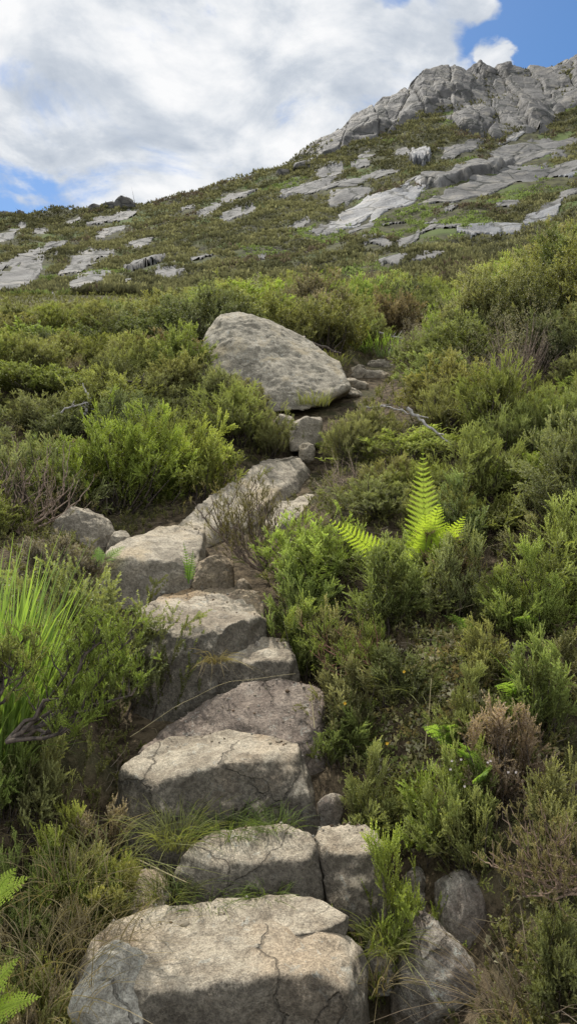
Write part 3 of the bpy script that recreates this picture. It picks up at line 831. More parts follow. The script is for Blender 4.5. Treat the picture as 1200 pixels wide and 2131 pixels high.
def bush_mesh(tagname, *a, **k):
    (V, C), (sv, sq) = bush_geo(*a, **k)
    return (mk_mesh('foliage_' + tagname, V, tri_idx(len(V)), M_LEAF, C), mk_mesh('stems_' + tagname, sv, sq, M_BARK))

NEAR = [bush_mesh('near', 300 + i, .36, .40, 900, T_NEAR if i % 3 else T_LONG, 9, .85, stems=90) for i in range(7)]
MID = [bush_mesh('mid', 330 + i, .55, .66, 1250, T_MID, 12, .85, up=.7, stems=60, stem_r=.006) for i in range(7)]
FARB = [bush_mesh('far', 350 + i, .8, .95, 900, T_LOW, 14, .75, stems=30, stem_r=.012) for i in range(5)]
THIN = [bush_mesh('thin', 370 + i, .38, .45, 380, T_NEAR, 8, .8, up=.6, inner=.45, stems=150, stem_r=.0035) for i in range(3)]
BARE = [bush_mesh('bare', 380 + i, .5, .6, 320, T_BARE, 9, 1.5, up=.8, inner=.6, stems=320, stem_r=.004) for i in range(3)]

SMALL = [bush_mesh('small', 390 + i, .19, .24, 330, T_NEAR if i % 2 else T_LONG, 6, .72, stems=40, stem_r=.0025) for i in range(5)]

GREENS = dict(
    bright=(0.424, 0.508, 0.118), green=(0.352, 0.405, 0.121), olive=(0.363, 0.373, 0.146), dark=(0.220, 0.246, 0.095),
    yellow=(0.473, 0.513, 0.151), brown=(0.363, 0.308, 0.202), grey=(0.539, 0.475, 0.414), rose=(0.429, 0.351, 0.224))
BUSHES = []
def heather(label, x, y, r, h, kind, lod='near', seed=0, group=None, z=None, yaw=None, name='heather_bush', cat='heather bush', stems=True, tint=None):
    rg = random.Random(seed * 131 + 7)
    pool, R0, H0 = {'near': (NEAR, .36, .40), 'mid': (MID, .55, .66), 'far': (FARB, .8, .95), 'thin': (THIN, .38, .45), 'bare': (BARE, .5, .6)}[lod]
    if lod in ('near', 'thin') and r < .24: pool, R0, H0 = SMALL, .19, .24
    r = max(r, (.62 if y < 3 else .8) * h * R0 / H0)
    fo, st = pool[rg.randrange(len(pool))]
    root = bpy.data.objects.new(name, None); COL.objects.link(root); root.empty_display_size = .1
    zz = G(x, y) if z is None else z
    root.location = (x, y, zz - .02); root.rotation_euler = (rg.uniform(-.08, .08), rg.uniform(-.08, .08), rg.uniform(0, 6.28) if yaw is None else yaw)
    r *= 1.12; h *= 1.1
    root.scale = (r / R0 * rg.uniform(.92, 1.1), r / R0 * rg.uniform(.92, 1.1), h / H0)
    f = link('foliage', fo, root)
    c = tint or GREENS[kind]; j = rg.uniform(.86, 1.14); k = rg.uniform(.93, 1.08)
    f.color = (c[0] * j * k, c[1] * j, c[2] * j * rg.uniform(.8, 1.2), 1)
    if stems:
        s = link('stems', st, root); s.color = (1, 1, 1, 1) if kind not in ('grey',) else (2.6, 2.5, 2.4, 1)
    tag(root, label, cat, group)
    BUSHES.append((x, y, r))
    return root

def hb(label, px, ptop, w, Y, kind, lod='near', hmin=.22, hmax=1.3, **k):
    """a bush by the picture place of its crown and its distance"""
    x = (px - CX) / F * Y; r = w / F * Y / 2
    zt = EYE + (CY - ptop) / F * Y
    y = Y + r * .5
    z = G(x, y); h = zt - z
    if px < 215 and Y < 2.4: hmin = .22; hmax = .30; w = max(w, 110); r = w / F * Y / 2
    h = max(min(h, hmax), hmin)
    # sit on the ground; lift only by what a bank under it would give
    return heather(label, x, y, r, h, kind, lod, seed=int(px * 7 + ptop), **k)

# ---- right of the path, near
hb('dense bright green heather bush overhanging the block steps from the right', 462, 742, 200, 3.75, 'bright')
hb('green heather bush behind the tall fern, right of the overhanging bush', 540, 745, 150, 4.25, 'green')
hb('heather bush bulging over the path edge, lower left flank of the overhanging bush', 430, 800, 120, 3.6, 'green')
hb('pale pinkish brown heather bush directly below the tall fern', 625, 808, 120, 3.55, 'rose', 'thin')
hb('dark green heather bush left of the pinkish one below the fern', 545, 800, 130, 3.55, 'green')
hb('sprawling heather with reddish stems above the slab, at the path edge', 480, 880, 130, 3.25, 'olive', 'thin')
hb('bright low heather clump beside the dark ledge stone', 440, 868, 80, 3.35, 'bright')
hb('broad yellowish green heather above the tall fern', 610, 652, 210, 5.1, 'yellow')
hb('bright green heather bush cut by the right edge, level with the fern', 795, 752, 150, 4.2, 'bright')
hb('greyish green heather between the fern and the right edge bush', 710, 745, 110, 4.5, 'olive')
hb('heather bush with spiky pale tips right below the fern level', 700, 800, 120, 3.9, 'green', 'thin')
hb('dark green heather with yellow flecks at the edge of the third step', 496, 1000, 120, 2.78, 'green', hmin=.25)
hb('lowest sprigs of heather hanging over the second step from the right', 540, 1090, 130, 2.5, 'olive', hmin=.2)
hb('bright upright heather bush above the lower right stones', 615, 1085, 150, 2.42, 'bright', hmin=.25)
hb('dark heather in the hollow behind the bright upright bush', 590, 1030, 120, 2.85, 'dark', hmin=.2)
hb('olive heather bush bulging in from the right edge below the pale ferns', 790, 910, 170, 2.65, 'olive')
hb('rosy brown heather dotted with pale bells, right bank', 735, 1050, 170, 2.3, 'rose', hmin=.3)
hb('green heather mass under the rosy brown one on the right bank', 670, 1130, 130, 2.3, 'green', hmin=.3)
hb('shaded heather bush filling the right edge above the corner', 800, 1140, 130, 2.15, 'olive', hmin=.3)
hb('dark green heather bush in the lower right corner', 800, 1290, 110, 1.75, 'dark', hmin=.25)
hb('small leafy heather tuft at the foot of the right bank between two stones', 540, 1232, 80, 2.15, 'bright', hmin=.14)
hb('olive heather clump under the pale ferns on the right', 715, 905, 110, 3.1, 'green')
hb('heather clump beyond the pale ferns at the right', 765, 845, 120, 3.5, 'olive')
# ---- left of the path, near
hb('pale green drooping heather plume above the shadowed hollow', 276, 598, 84, 5.7, 'yellow', hmax=1.0)
hb('large rounded green heather dome left of the diagonal slab', 335, 548, 150, 6.5, 'green', hmax=1.1)
hb('green heather dome crowding the square dark block from the left', 375, 570, 90, 6.6, 'olive', hmax=1.0)
hb('tall bright green heather bush above the pale weathered boulder', 165, 588, 150, 5.3, 'bright', hmax=1.0)
hb('green heather bush filling the gap left of the drooping plume', 225, 580, 110, 5.9, 'green', hmax=1.0)
hb('sparse olive heather with bare twigs at the left edge above the grass', 50, 604, 150, 5.0, 'olive', 'thin', hmax=.95)
hb('brownish green heather bush right behind the bright grass tuft', 150, 790, 120, 3.1, 'olive', 'thin')
hb('brown tipped heather between the grass tuft and the pale boulder', 75, 770, 110, 3.6, 'brown', 'thin')
hb('bright green heather sprig clump at the foot of the grass tuft', 110, 1062, 100, 2.15, 'bright', hmin=.26)
hb('green heather lapping the left end of the third step', 150, 1112, 80, 2.2, 'green', 'thin', hmin=.22)
hb('dull green heather mass on the left bank above the dry grass', 70, 1125, 130, 2.0, 'olive', hmin=.22)
hb('thin olive heather left of the second step among straw', 112, 1195, 80, 2.05, 'olive', 'thin', hmin=.15)
hb('low green heather at the left edge below the dull green mass', 5, 1190, 90, 1.85, 'green', 'thin', hmin=.2)
hb('straggly heather above the fern in the lower left corner', 25, 1290, 80, 1.7, 'brown', 'thin', hmin=.12)
hb('green heather sprigs at the left edge beside the grass tuft base', 15, 1060, 80, 2.1, 'green', hmin=.2)
hb('bright sprigs of heather before the straw, left of the lowest step', 40, 1205, 90, 1.85, 'green', hmin=.15)
hb('olive heather between the third step and the left bank straw', 118, 1065, 80, 2.3, 'green', hmin=.2)
hb('heather clump under the twisting branches of the open plant', 60, 1085, 130, 2.1, 'bright', hmin=.2)
hb('olive heather tucked under the left foot of the big wedge boulder', 345, 548, 90, 7.3, 'olive', 'mid', hmin=.3, hmax=.6)
hb('green heather on the bank right of the fern base', 665, 835, 120, 3.75, 'green', hmin=.35)
hb('dense olive heather between the pinkish bush and the pale ferns', 660, 905, 120, 3.2, 'olive', hmin=.35)
hb('green heather below the pale ferns, touching the rosy bush', 690, 1040, 110, 2.55, 'green', hmin=.26)
hb('olive heather over the bare soil beside the sloping slab', 560, 1000, 110, 2.9, 'olive', hmin=.22)
hb('full green heather swelling beside the pinkish bush under the fern', 560, 855, 130, 3.3, 'green', hmin=.35)
hb('heather crowding the right end of the third step and the slab', 500, 975, 100, 2.95, 'olive', hmin=.28)
hb('tangled green heather right of the mossy patch, before the low fern', 755, 935, 130, 2.95, 'green', hmin=.35)
hb('mid green heather on the bank just above the mossy patch', 590, 890, 130, 3.3, 'green')
hb('wiry olive heather touching the mossy patch from the right', 700, 985, 110, 2.75, 'olive', 'thin', hmin=.25)
hb('dull heather clump between the mossy patch and the right edge', 780, 1010, 120, 2.55, 'green', hmin=.3)
hb('heather sprigs left of the mossy patch, over the slab edge', 520, 935, 110, 3.15, 'green', 'thin', hmin=.25)
hb('drooping heather above the dark lichened boulder on the right bank', 690, 1190, 130, 2.2, 'green', hmin=.22)
rg = random.Random(44)
for i in range(34):
    px = rg.uniform(-10, 215); Y = rg.uniform(1.62, 2.42)
    xl = float(np.interp(Y, [1.6, 1.9, 2.2, 2.45], [-.64, -.64, -.56, -.56]))
    x = min((px - CX) / F * Y, xl - rg.uniform(0, .1))
    kd = rg.choice(['green', 'green', 'olive', 'bright', 'brown'])
    w_ = {'green': 'green', 'olive': 'olive', 'bright': 'bright green', 'brown': 'brown tipped'}[kd]
    heather(f'low {w_} heather sprigs growing through straw on the left bank', x, Y, rg.uniform(.13, .20), rg.uniform(.22, .34), kd, seed=7000 + i, group=f'low {w_} heather sprigs on the left bank')
# ---- noted bushes farther up
hb('dark olive heather bush on the left with a hollow shaded base', 190, 432, 160, 9.6, 'dark', 'mid', hmax=1.3)
hb('bright green heather clump left of the dark olive bush on the left', 70, 455, 150, 9.8, 'bright', 'mid', hmax=1.2)
hb('brownish grey heather left of the big wedge boulder', 232, 468, 130, 8.7, 'brown', 'mid', hmax=1.1)
hb('pale pinkish grey withered heather on the left slope', 105, 500, 80, 8.2, 'grey', 'bare', hmax=.9)
hb('green heather bush above the dead branch on the left', 65, 512, 140, 7.4, 'green', 'mid', hmax=1.0)
hb('heather bush over the bare soil patch left of the big boulder', 255, 500, 90, 7.6, 'olive', 'mid', hmax=1.0)
hb('small brown tipped heather at the left foot of the big wedge boulder', 318, 520, 80, 7.3, 'olive', 'mid', hmax=.9)
hb('broad green heather bush directly behind the big wedge boulder', 335, 402, 150, 12.5, 'bright', 'mid', hmax=1.1)
hb('purplish grey heather right of the bush behind the boulder', 438, 388, 100, 14, 'brown', 'mid', hmax=1.4)
hb('round dark green heather bush standing alone by the upper path', 613, 416, 52, 14.5, 'dark', 'mid', hmax=1.2)
hb('tall withered grey heather bush on the right slope', 742, 422, 76, 7.0, 'grey', 'bare', hmax=1.3)
hb('second withered grey bush, below the tall withered one', 722, 478, 84, 6.6, 'grey', 'bare', hmax=1.0)
hb('grey dead heather bush on the crest below the square grey slab', 530, 366, 44, 21, 'grey', 'bare', hmax=1.3)
hb('grey leafless heather left of the upper path end', 484, 412, 50, 15, 'grey', 'bare', hmax=1.2)
hb('big dark heather on the right skyline of the near slope', 795, 318, 120, 14.5, 'olive', 'mid', hmax=1.5)
hb('bright green tuft of heather at the end of the upper path', 512, 462, 60, 13, 'bright', 'mid', hmax=.8)

# ---- the thicket that fills the slopes up to the crest
KEEP = []
for n_, wb, pb, Ym, co_ in STONES:
    KEEP.append((pb, Ym, n_))
def blocks_stone(px0, px1, py0, Y):
    for (a0, a1, b0, b1), Ym, n_ in KEEP:
        if Y < Ym - .15:
            ov = min(px1, a1) - max(px0, a0)
            if ov > .22 * (a1 - a0) and py0 < b0 + .6 * (b1 - b0): return True
    return False
ZL = {}
def zone_label(x, y, kind):
    px = CX + x / y * F
    xc = float(np.interp(y, PY, PX))
    side = 'left' if x < xc else 'right'
    kw = {'bright': 'bright green', 'green': 'mid green', 'olive': 'olive green', 'dark': 'dark green', 'yellow': 'yellowish green', 'brown': 'brown tipped', 'grey': 'withered grey', 'rose': 'rosy brown'}[kind]
    if y < 6.5: where = f'in the thicket {side} of the path, level with the diagonal slab'
    elif y < 9: where = f'in the thicket {side} of the path, level with the big boulder'
    elif y < 13: where = f'on the slope {side} of the upper path stones'
    elif y < 17.5: where = f'on the {side} slope above the upper path stones'
    else: where = f'along the crest of the near slope, {side} half'
    return f'{kw} heather bush {where}', f'heather bushes {where}'
rg = random.Random(5)
n_fill = 0
for (gx, gy) in ((2.32, 7.0), (2.1, 6.6)): BUSHES.append((gx, gy - .6, .45))
for attempt in range(26000):
    y = 2.9 + (23 - 2.9) * (attempt / 26000) ** .8 + rg.uniform(0, 1.2)
    u = rg.uniform(-.47, .47); x = u * y
    r = (.18 + .034 * y) * rg.uniform(.65, 1.35)
    xc = float(np.interp(y, PY, PX)); w = float(np.interp(y, PY, PW))
    if abs(x - xc) < w * .8 + r * .85: continue
    if y < 4.4 and x < xc: continue
    if any((x - b[0]) ** 2 + (y - b[1]) ** 2 < ((.52 + .010 * y) * (r + b[2])) ** 2 for b in BUSHES): continue
    z = G(x, y); h = r * rg.uniform(1.0, 1.5) * (1.0 if y > 7 else .9) * (1 + .35 * float(sstep(.15, .4, u)))
    if y > 9.5:
        lim = float(np.interp(CX + u * F, [-80, 0, 100, 200, 330, 430, 530, 620, 690, 740, 820, 900], [448, 442, 428, 426, 398, 388, 390, 396, 384, 356, 322, 300]))
        hm = EYE + (CY - lim) / F * y - z
        if hm < .22: continue
        h = min(h, hm / 1.15); r = min(r, h * 1.5)
    pxa = CX + (x - r) / y * F; pxb = CX + (x + r) / y * F; pya = CY - (z + h - EYE) / y * F
    if blocks_stone(pxa, pxb, pya, y): continue
    if any((x > s[1][0] - r * .5) and (x < s[1][1] + r * .5) and (y > s[1][2] - r * .5) and (y < s[1][3] + r * .5) for s in STONES): continue
    nn = float(n2(np.array([x]), np.array([y]), .28, 2, 5.)[0]) + rg.gauss(0, .18)
    kind = 'brown' if nn < -.44 else 'dark' if nn < -.22 else 'olive' if nn < .06 else 'green' if nn < .32 else 'bright' if nn < .56 else 'yellow'
    if rg.random() < .05: kind = 'grey'
    lab, grp = zone_label(x, y, kind)
    lod = 'bare' if kind == 'grey' else ('near' if y < 6 else 'mid' if y < 17 else 'far')
    heather(lab, x, y, r, h, kind, lod, seed=attempt + 1000, group=grp + ', ' + kind, stems=y < 12 or kind == 'grey')
    n_fill += 1
    if n_fill >= 235: break
print('bushes', len(BUSHES), 'fill', n_fill)

# ---- undergrowth under and between the bushes (one uncountable mass)
def build_undergrowth():
    r = rs(77); N = 30000
    y = 1.2 + (25 - 1.2) * r.uniform(0, 1, N) ** 1.6; u = r.uniform(-.6, .6, N); x = u * y
    xc = np.interp(y, PY, PX); w = np.interp(y, PY, PW)
    k = np.abs(x - xc) > w * r.uniform(.75, 1.1, N)
    x, y = x[k], y[k]
    k = ~on_stone(x, y); x, y = x[k], y[k]
    z = ground(x, y)
    D = np.stack([r.normal(0, .45, len(x)), r.normal(0, .45, len(x)), np.ones(len(x))], -1)
    S = r.uniform(.45, 1.05, len(x)) * (.6 + y * .035)
    P = np.stack([x, y, z - .02], -1)
    V, C = place(T_MID, P, D, S, r, r.uniform(.3, .9, len(x)), r.uniform(0, 1, len(x)))
    o = link('undergrowth', mk_mesh('undergrowth', V, tri_idx(len(V)), M_LEAF, C)); o.color = (.26, .265, .09, 1)
    tag(o, 'low heathery undergrowth covering the soil between the bushes', 'undergrowth', kind='stuff')
build_undergrowth()

def build_carpet():
    """heather cover of the far hillside"""
    r = rs(99); N = 60000
    u = r.uniform(-.62, .62, N); Y = 22 + (222 - 22) * r.uniform(0, 1, N) ** 1.35
    Rm = 150 + 65 * sstep(-.1, .35, u)
    k = Y < Rm + 4; u, Y = u[k], Y[k]
    x = u * Y; z = ground(x, Y); N = len(x)
    px = CX + u * F; py = CY - (z - EYE) / Y * F
    keep = np.ones(N, bool)
    for (cx, cy, w, h, tl) in SLABS:
        a = (px - cx) * math.cos(tl) - (py - cy) * math.sin(tl); b = (px - cx) * math.sin(tl) + (py - cy - 2.5) * math.cos(tl)
        keep &= ~(((a / (w * .52)) ** 2 + (b / (h * .55 + 2)) ** 2) < 1.0 + r.normal(0, .18, N))
    x, Y, z, px, py = x[keep], Y[keep], z[keep], px[keep], py[keep]; N = len(x)
    g = n2(x, Y, .05, 4, 61.) + r.normal(0, .12, N); g2 = n2(x, Y, .13, 3, 81.) + r.normal(0, .15, N)
    pal = np.array([(.110, .108, .050), (.160, .155, .066), (.210, .200, .085), (.135, .105, .065), (.215, .270, .075)])
    ci = np.where(g2 < -.22, 0, np.where(g2 < .08, 1, 2)); ci = np.where(g < -.36, 3, ci)
    grass = n2(x, Y, .045, 4, 121.) + .25 * np.exp(-((px - 650) / 110) ** 2 - ((py - 325) / 45) ** 2) + .14 * np.exp(-((px - 640) / 140) ** 2 - ((py - 260) / 60) ** 2)
    isg = grass > .30
    ci = np.where(isg, 4, ci)
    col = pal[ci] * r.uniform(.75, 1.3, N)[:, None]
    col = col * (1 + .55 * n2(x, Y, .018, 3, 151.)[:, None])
    rad = (.20 + .0028 * Y) * r.uniform(.5, 1.5, N) * np.where(isg, .8, 1)
    hgt = rad * np.where(isg, .35, r.uniform(.5, 1.0, N))
    L = 16
    dv = r.normal(size=(N, L, 3)); dv[..., 2] = np.abs(dv[..., 2]); dv = unit(dv)
    t = r.uniform(.55, 1, (N, L, 1))
    c = np.stack([x, Y, z - .05], -1)[:, None] + dv * t * np.stack([rad, rad, hgt], -1)[:, None]
    d = unit(dv * .7 + np.array([0, 0, .7]) + r.normal(0, .35, (N, L, 3)))
    sd = unit(np.cross(d, r.normal(size=(N, L, 3))))
    ls = rad[:, None, None] * r.uniform(.35, .65, (N, L, 1))
    V = np.stack([c - sd * ls * .42, c + sd * ls * .42, c + d * ls], 2)
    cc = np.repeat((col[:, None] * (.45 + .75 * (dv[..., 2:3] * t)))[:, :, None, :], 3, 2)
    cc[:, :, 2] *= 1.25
    V = V.reshape(-1, 3); cc = cc.reshape(-1, 3)
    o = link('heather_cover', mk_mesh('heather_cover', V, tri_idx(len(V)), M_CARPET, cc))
    tag(o, 'dark heather and bright grass covering the far hillside', 'heather cover', kind='stuff')
build_carpet()

# ------------------------------------------------------------------ grass
def blades(seed, N, R, L, w, spread=.5, droop=.5, K=6, lean=(0, 0)):
    r = rs(seed)
    a = r.uniform(0, 6.283, N); rr = R * np.sqrt(r.uniform(0, 1, N))
    b = np.stack([np.cos(a) * rr, np.sin(a) * rr, np.zeros(N)], -1)
    az = a + r.normal(0, .7, N); out = np.stack([np.cos(az), np.sin(az)], -1) * spread * r.uniform(.2, 1.2, N)[:, None] + np.array(lean)
    ln = L * r.uniform(.5, 1.1, N); s = np.linspace(0, 1, K)
    bend = droop * r.uniform(.4, 1.3, N)
    hx = out[:, None, :] * (s[None, :, None] * .55 + s[None, :, None] ** 2 * bend[:, None, None])
    hz = s[None] * 1.0 - bend[:, None] * .55 * s[None] ** 2.4
    p = np.concatenate([hx, hz[..., None]], -1) * ln[:, None, None] + b[:, None]
    t = np.gradient(p, axis=1)
    sd = unit(np.cross(t, np.stack([np.cos(az + r.normal(0, .5, N)), np.sin(az), np.full(N, .2)], -1)[:, None, :]))
    wd = (w * r.uniform(.6, 1.2, N))[:, None] * np.array([.8, 1, .95, .8, .5, .06][:K])[None]
    Lf = p - sd * wd[..., None] / 2; Rt = p + sd * wd[..., None] / 2
    V = np.stack([Lf, Rt], 2)           # N,K,2,3
    i = np.arange(N)[:, None] * K * 2 + np.arange(K - 1)[None] * 2
    q = np.stack([i, i + 1, i + 3, i + 2], -1).reshape(-1, 4)
    C = np.zeros((N, K, 2, 3)); C[..., 0] = (.35 + .65 * s)[None, :, None]; C[..., 1] = r.uniform(.1, .8, N)[:, None, None]; C[..., 2] = (.35 + .65 * s)[None, :, None]
    return V.reshape(-1, 3), q, C.reshape(-1, 3)

def grass(label, x, y, N, R, L, w, color, seed, spread=.5, droop=.5, dz=0., lean=(0, 0), z=None, group=None, name='grass_tuft', cat='grass tuft'):
    V, q, C = blades(seed, N, R, L, w, spread, droop, lean=lean)
    o = link(name, mk_mesh(name, V, q, M_BLADE, C)); o.location = (x, y, (G(x, y) if z is None else z) + dz - .01); o.color = (*color, 1)
    tag(o, label, cat, group); return o
GB = (.27, .40, .09); GM = (.17, .23, .06); GD = (.34, .28, .15); GP = (.27, .29, .10)
grass('big bright green tuft of long grass blades at the left edge', -1.06, 2.45, 460, .17, .93, .0105, GB, 1, .32, .42, lean=(.03, 0))
grass('shorter green grass drooping right of the big bright tuft', -1.0, 2.40, 90, .10, .55, .005, GM, 2, .5, .8, lean=(.10, -.1))
grass('dry straw grass under the big bright tuft', -.95, 2.2, 60, .2, .24, .004, GD, 3, 1.0, 1.0)
def gp(px, py, Y): return (px - CX) / F * Y, Y, EYE + (CY - py) / F * Y
def gr(label, px, py, Y, N, R, L, w, color, seed, **k):
    x, y, z = gp(px, py, Y)
    return grass(label, x, y, N, R, L, w, color, seed, z=z, **k)
gr('green and straw grass sprouting left of the second step', 250, 1196, 2.30, 200, .07, .17, .0028, GP, 4, spread=1.0, droop=.9)
gr('green grass fringe between the second and third steps', 325, 1182, 2.40, 260, .10, .13, .0026, GM, 5, spread=1.0, droop=.9)
gr('green grass fringe at the right under the third step', 390, 1176, 2.40, 150, .07, .10, .0026, GM, 6, spread=1.0, droop=.9)
gr('grass growing along the crack behind the lowest step', 300, 1270, 2.19, 240, .12, .075, .0026, GM, 7, spread=1.1, droop=.9)
gr('yellowish grass left end of the crack behind the lowest step', 240, 1272, 2.19, 170, .07, .10, .0026, GP, 8, spread=1.1, droop=.9)
gr('grass at the right end of the crack behind the lowest step', 380, 1268, 2.19, 140, .07, .07, .0024, GM, 9, spread=1.1, droop=.9)
gr('dry grass hanging over the face between block step and ledge', 306, 940, 3.10, 60, .04, .12, .0035, GD, 10, spread=.8, droop=2.0, lean=(0, -.3))
gr('dry and green grass in the gap right of the lowest step', 545, 1345, 2.08, 90, .05, .13, .003, GP, 11, spread=.9, droop=1.2, lean=(0, -.2))
gr('straw grass fan beside the shadowed stone right of the lowest step', 535, 1400, 1.98, 60, .04, .13, .003, GD, 12, spread=1.1, droop=1.3)
gr('grass around the upper path cluster, on its left', 470, 520, 9.9, 160, .25, .26, .010, GP, 13, spread=.8)
gr('bright grass strip beyond the upper path cluster', 545, 500, 11.4, 260, .5, .26, .012, GB, 14, spread=.8)
gr('pale grass at the foot of the big boulder on its right', 445, 575, 7.7, 140, .18, .2, .007, GP, 15, spread=.8)
gr('bright yellow green grass patch far up the path', 655, 440, 15, 240, .5, .4, .016, (.36, .48, .09), 16, spread=.7)
for i, (px, py, Y, lab) in enumerate([
    (95, 1235, 1.95, 'dry straw grass on the left bank beside the small tan stone'),
    (125, 1330, 1.9, 'dead brown grass left of the lowest step'),
    (40, 1330, 1.75, 'tangled dry grass at the left edge above the corner fern'),
    (150, 1200, 2.15, 'pale dry grass left of the second step, higher up the bank'),
    (60, 1400, 1.65, 'dry grass behind the corner fern, lower left')]):
    gr(lab, px, py + 25, Y, 75, .12, .17, .0026, GD if i != 3 else GP, 30 + i, spread=1.2, droop=1.1)
gr('dry twiggy grass at the foot of the lower right corner', 760, 1455, 1.72, 170, .12, .2, .0026, (.26, .20, .13), 40, spread=1.2, droop=.9)
gr('grass fringe on the right bank above the third step', 600, 985, 3.0, 140, .16, .16, .003, GP, 41, spread=1.1, droop=1.)

# ------------------------------------------------------------------ ferns
def frond_geo(seed, L, W, n=24, curve=.5, twist=0.):
    """One pinnate frond rising from the origin, arching toward +x."""
    r = rs(seed); s = np.linspace(0, 1, 40)
    ang = math.radians(86) - curve * s ** 1.5
    dx = np.cos(ang); dz = np.sin(ang)
    X = np.concatenate([[0], np.cumsum((dx[1:] + dx[:-1]) / 2)]) * L / 39; Z = np.concatenate([[0], np.cumsum((dz[1:] + dz[:-1]) / 2)]) * L / 39
    V = []; C = []; T = []
    sp = np.linspace(.13, .985, n)
    for k, q in enumerate(sp):
        px = np.interp(q, s, X); pz = np.interp(q, s, Z); a = np.interp(q, s, ang)
        t = np.array([math.cos(a), 0, math.sin(a)]); nrm = np.array([-math.sin(a), 0, math.cos(a)])
        wl = W * (math.sin(math.pi * min(1, (q * .92 + .10)) ** .8) ** .85) * (1 - .25 * q) * r.uniform(.9, 1.08)
        for sg in (-1, 1):
            d = unit(np.array([0, sg, 0]) * 1. + t * .38 + nrm * r.uniform(-.02, .22))
            m = max(4, int(wl / .0075))
            for j in range(m):
                f = (j + .5) / m
                c0 = np.array([px, 0, pz]) + d * wl * f + t * .10 * wl * f * f - nrm * .12 * wl * f * f
                pl = wl * .19 * (1 - f) ** .75 + .0022
                e = unit(np.cross(d, nrm)); hw = wl / m * .62
                for sg2 in (-1, 1):
                    tip = c0 + e * sg2 * pl + d * hw * 1.1
                    V += [c0 - d * hw, c0 + d * hw, tip]
                    v = r.uniform(.3, .7); C += [(.55 + .3 * q, v, 1)] * 2 + [(.9, v, 1)]
    V = np.array(V); C = np.array(C)
    sv, sq = tubes(np.stack([X[::3], np.zeros(14), Z[::3]], -1)[None], np.linspace(.0035, .001, 14)[None], 4)
    nv = len(V)
    return np.concatenate([V, sv]), [tri_idx(nv), sq + nv], np.concatenate([C, np.tile([.5, .4, 1], (len(sv), 1))])

def fern(label, base, fronds, color, seed, n=24, group=None):
    root = bpy.data.objects.new('fern', None); COL.objects.link(root); root.location = base
    tag(root, label, 'fern', group)
    for i, (L, W, az, tilt, curve, roll) in enumerate(fronds):
        V, Fc, C = frond_geo(seed + i, L, W, n, curve)
        o = link('frond', mk_mesh('frond', V, Fc, M_FERN, C), root); o.color = (*color, 1)
        from mathutils import Matrix
        o.rotation_mode = 'QUATERNION'
        o.rotation_quaternion = (Matrix.Rotation(math.radians(az), 3, 'Z') @ Matrix.Rotation(math.radians(tilt), 3, 'Y') @ Matrix.Rotation(math.radians(roll), 3, 'Z')).to_quaternion()
    return root
FB = (.40, .53, .07); FP = (.28, .42, .10)
# azimuth 0 = right, 90 = away, 180 = left, 270 = toward the path
p = pt(603, 838, 3.72)
fern('tall bright yellow green fern rising out of the heather right of the path', p,
     [(.76, .115, 88, -3, .14, 0), (.50, .12, 285, 10, .30, 0), (.44, .10, 262, 4, .35, 0), (.40, .10, 330, 16, .30, -50), (.50, .11, 310, 24, .4, -20), (.66, .10, 180, 50, .25, 66), (.40, .08, 120, 14, .5, 0), (.30, .06, 215, 30, .5, 40)], (.41, .53, .08), 500)
for i, (px, py, Y, lab, sc, az) in enumerate([
    (650, 1062, 2.75, 'pale fern leaning left over the mossy patch on the right bank', .24, 195),
    (745, 1000, 2.85, 'pale green fern among the heather at the right, above the mossy patch', .36, 170),
    (690, 1115, 2.5, 'low fern at the foot of the mossy patch', .24, 200),
    (690, 920, 3.3, 'dark shaded fern under the heather at the right', .34, 150),
    (765, 900, 3.2, 'fern fronds beneath the right edge bushes, highest of the bank ferns', .34, 185)]):
    rr = random.Random(i + 3)
    fern(lab, pt(px, py - 4, Y * .95), [(sc * .9 * rr.uniform(.55, .85), .05, az + rr.uniform(-70, 70), rr.uniform(20, 55), rr.uniform(.4, .9), rr.uniform(20, 70)) for k in range(4)],
         FP, 540 + i * 10, 18)
fern('bright fern reaching in at the lower left corner', pt(-42, 1452, 1.5), [(.155, .036, 5, 30, .35, 40), (.165, .036, -8, 62, .2, 30)], FB, 600, 18)
fern('small fern sprig at the left edge above the corner fern', pt(-22, 1290, 1.6), [(.12, .035, 0, 50, .2, 30), (.1, .03, 40, 40, .4, 30)], FB, 610, 12)
fern('little green fern in the cleft beside the orange boulder', pt(268, 830, 3.92), [(.24, .03, 70, 0, .3, 70), (.2, .03, 40, 10, .4, 60), (.16, .03, 110, 10, .5, 60)], (.20, .34, .06), 620, 14)
fern('small shaded fern behind the grass tuft below the pale boulder', pt(140, 808, 3.9), [(.2, .05, 20, 40, .5, 40), (.2, .05, 150, 40, .5, 40), (.16, .05, 90, 30, .5, 40)], FP, 630, 14)
fern('tiny fern frond on the right slope near the withered bush', pt(668, 490, 8.6), [(.22, .06, 30, 5, .3, 70), (.2, .06, 150, 30, .3, 60)], FB, 640, 14)

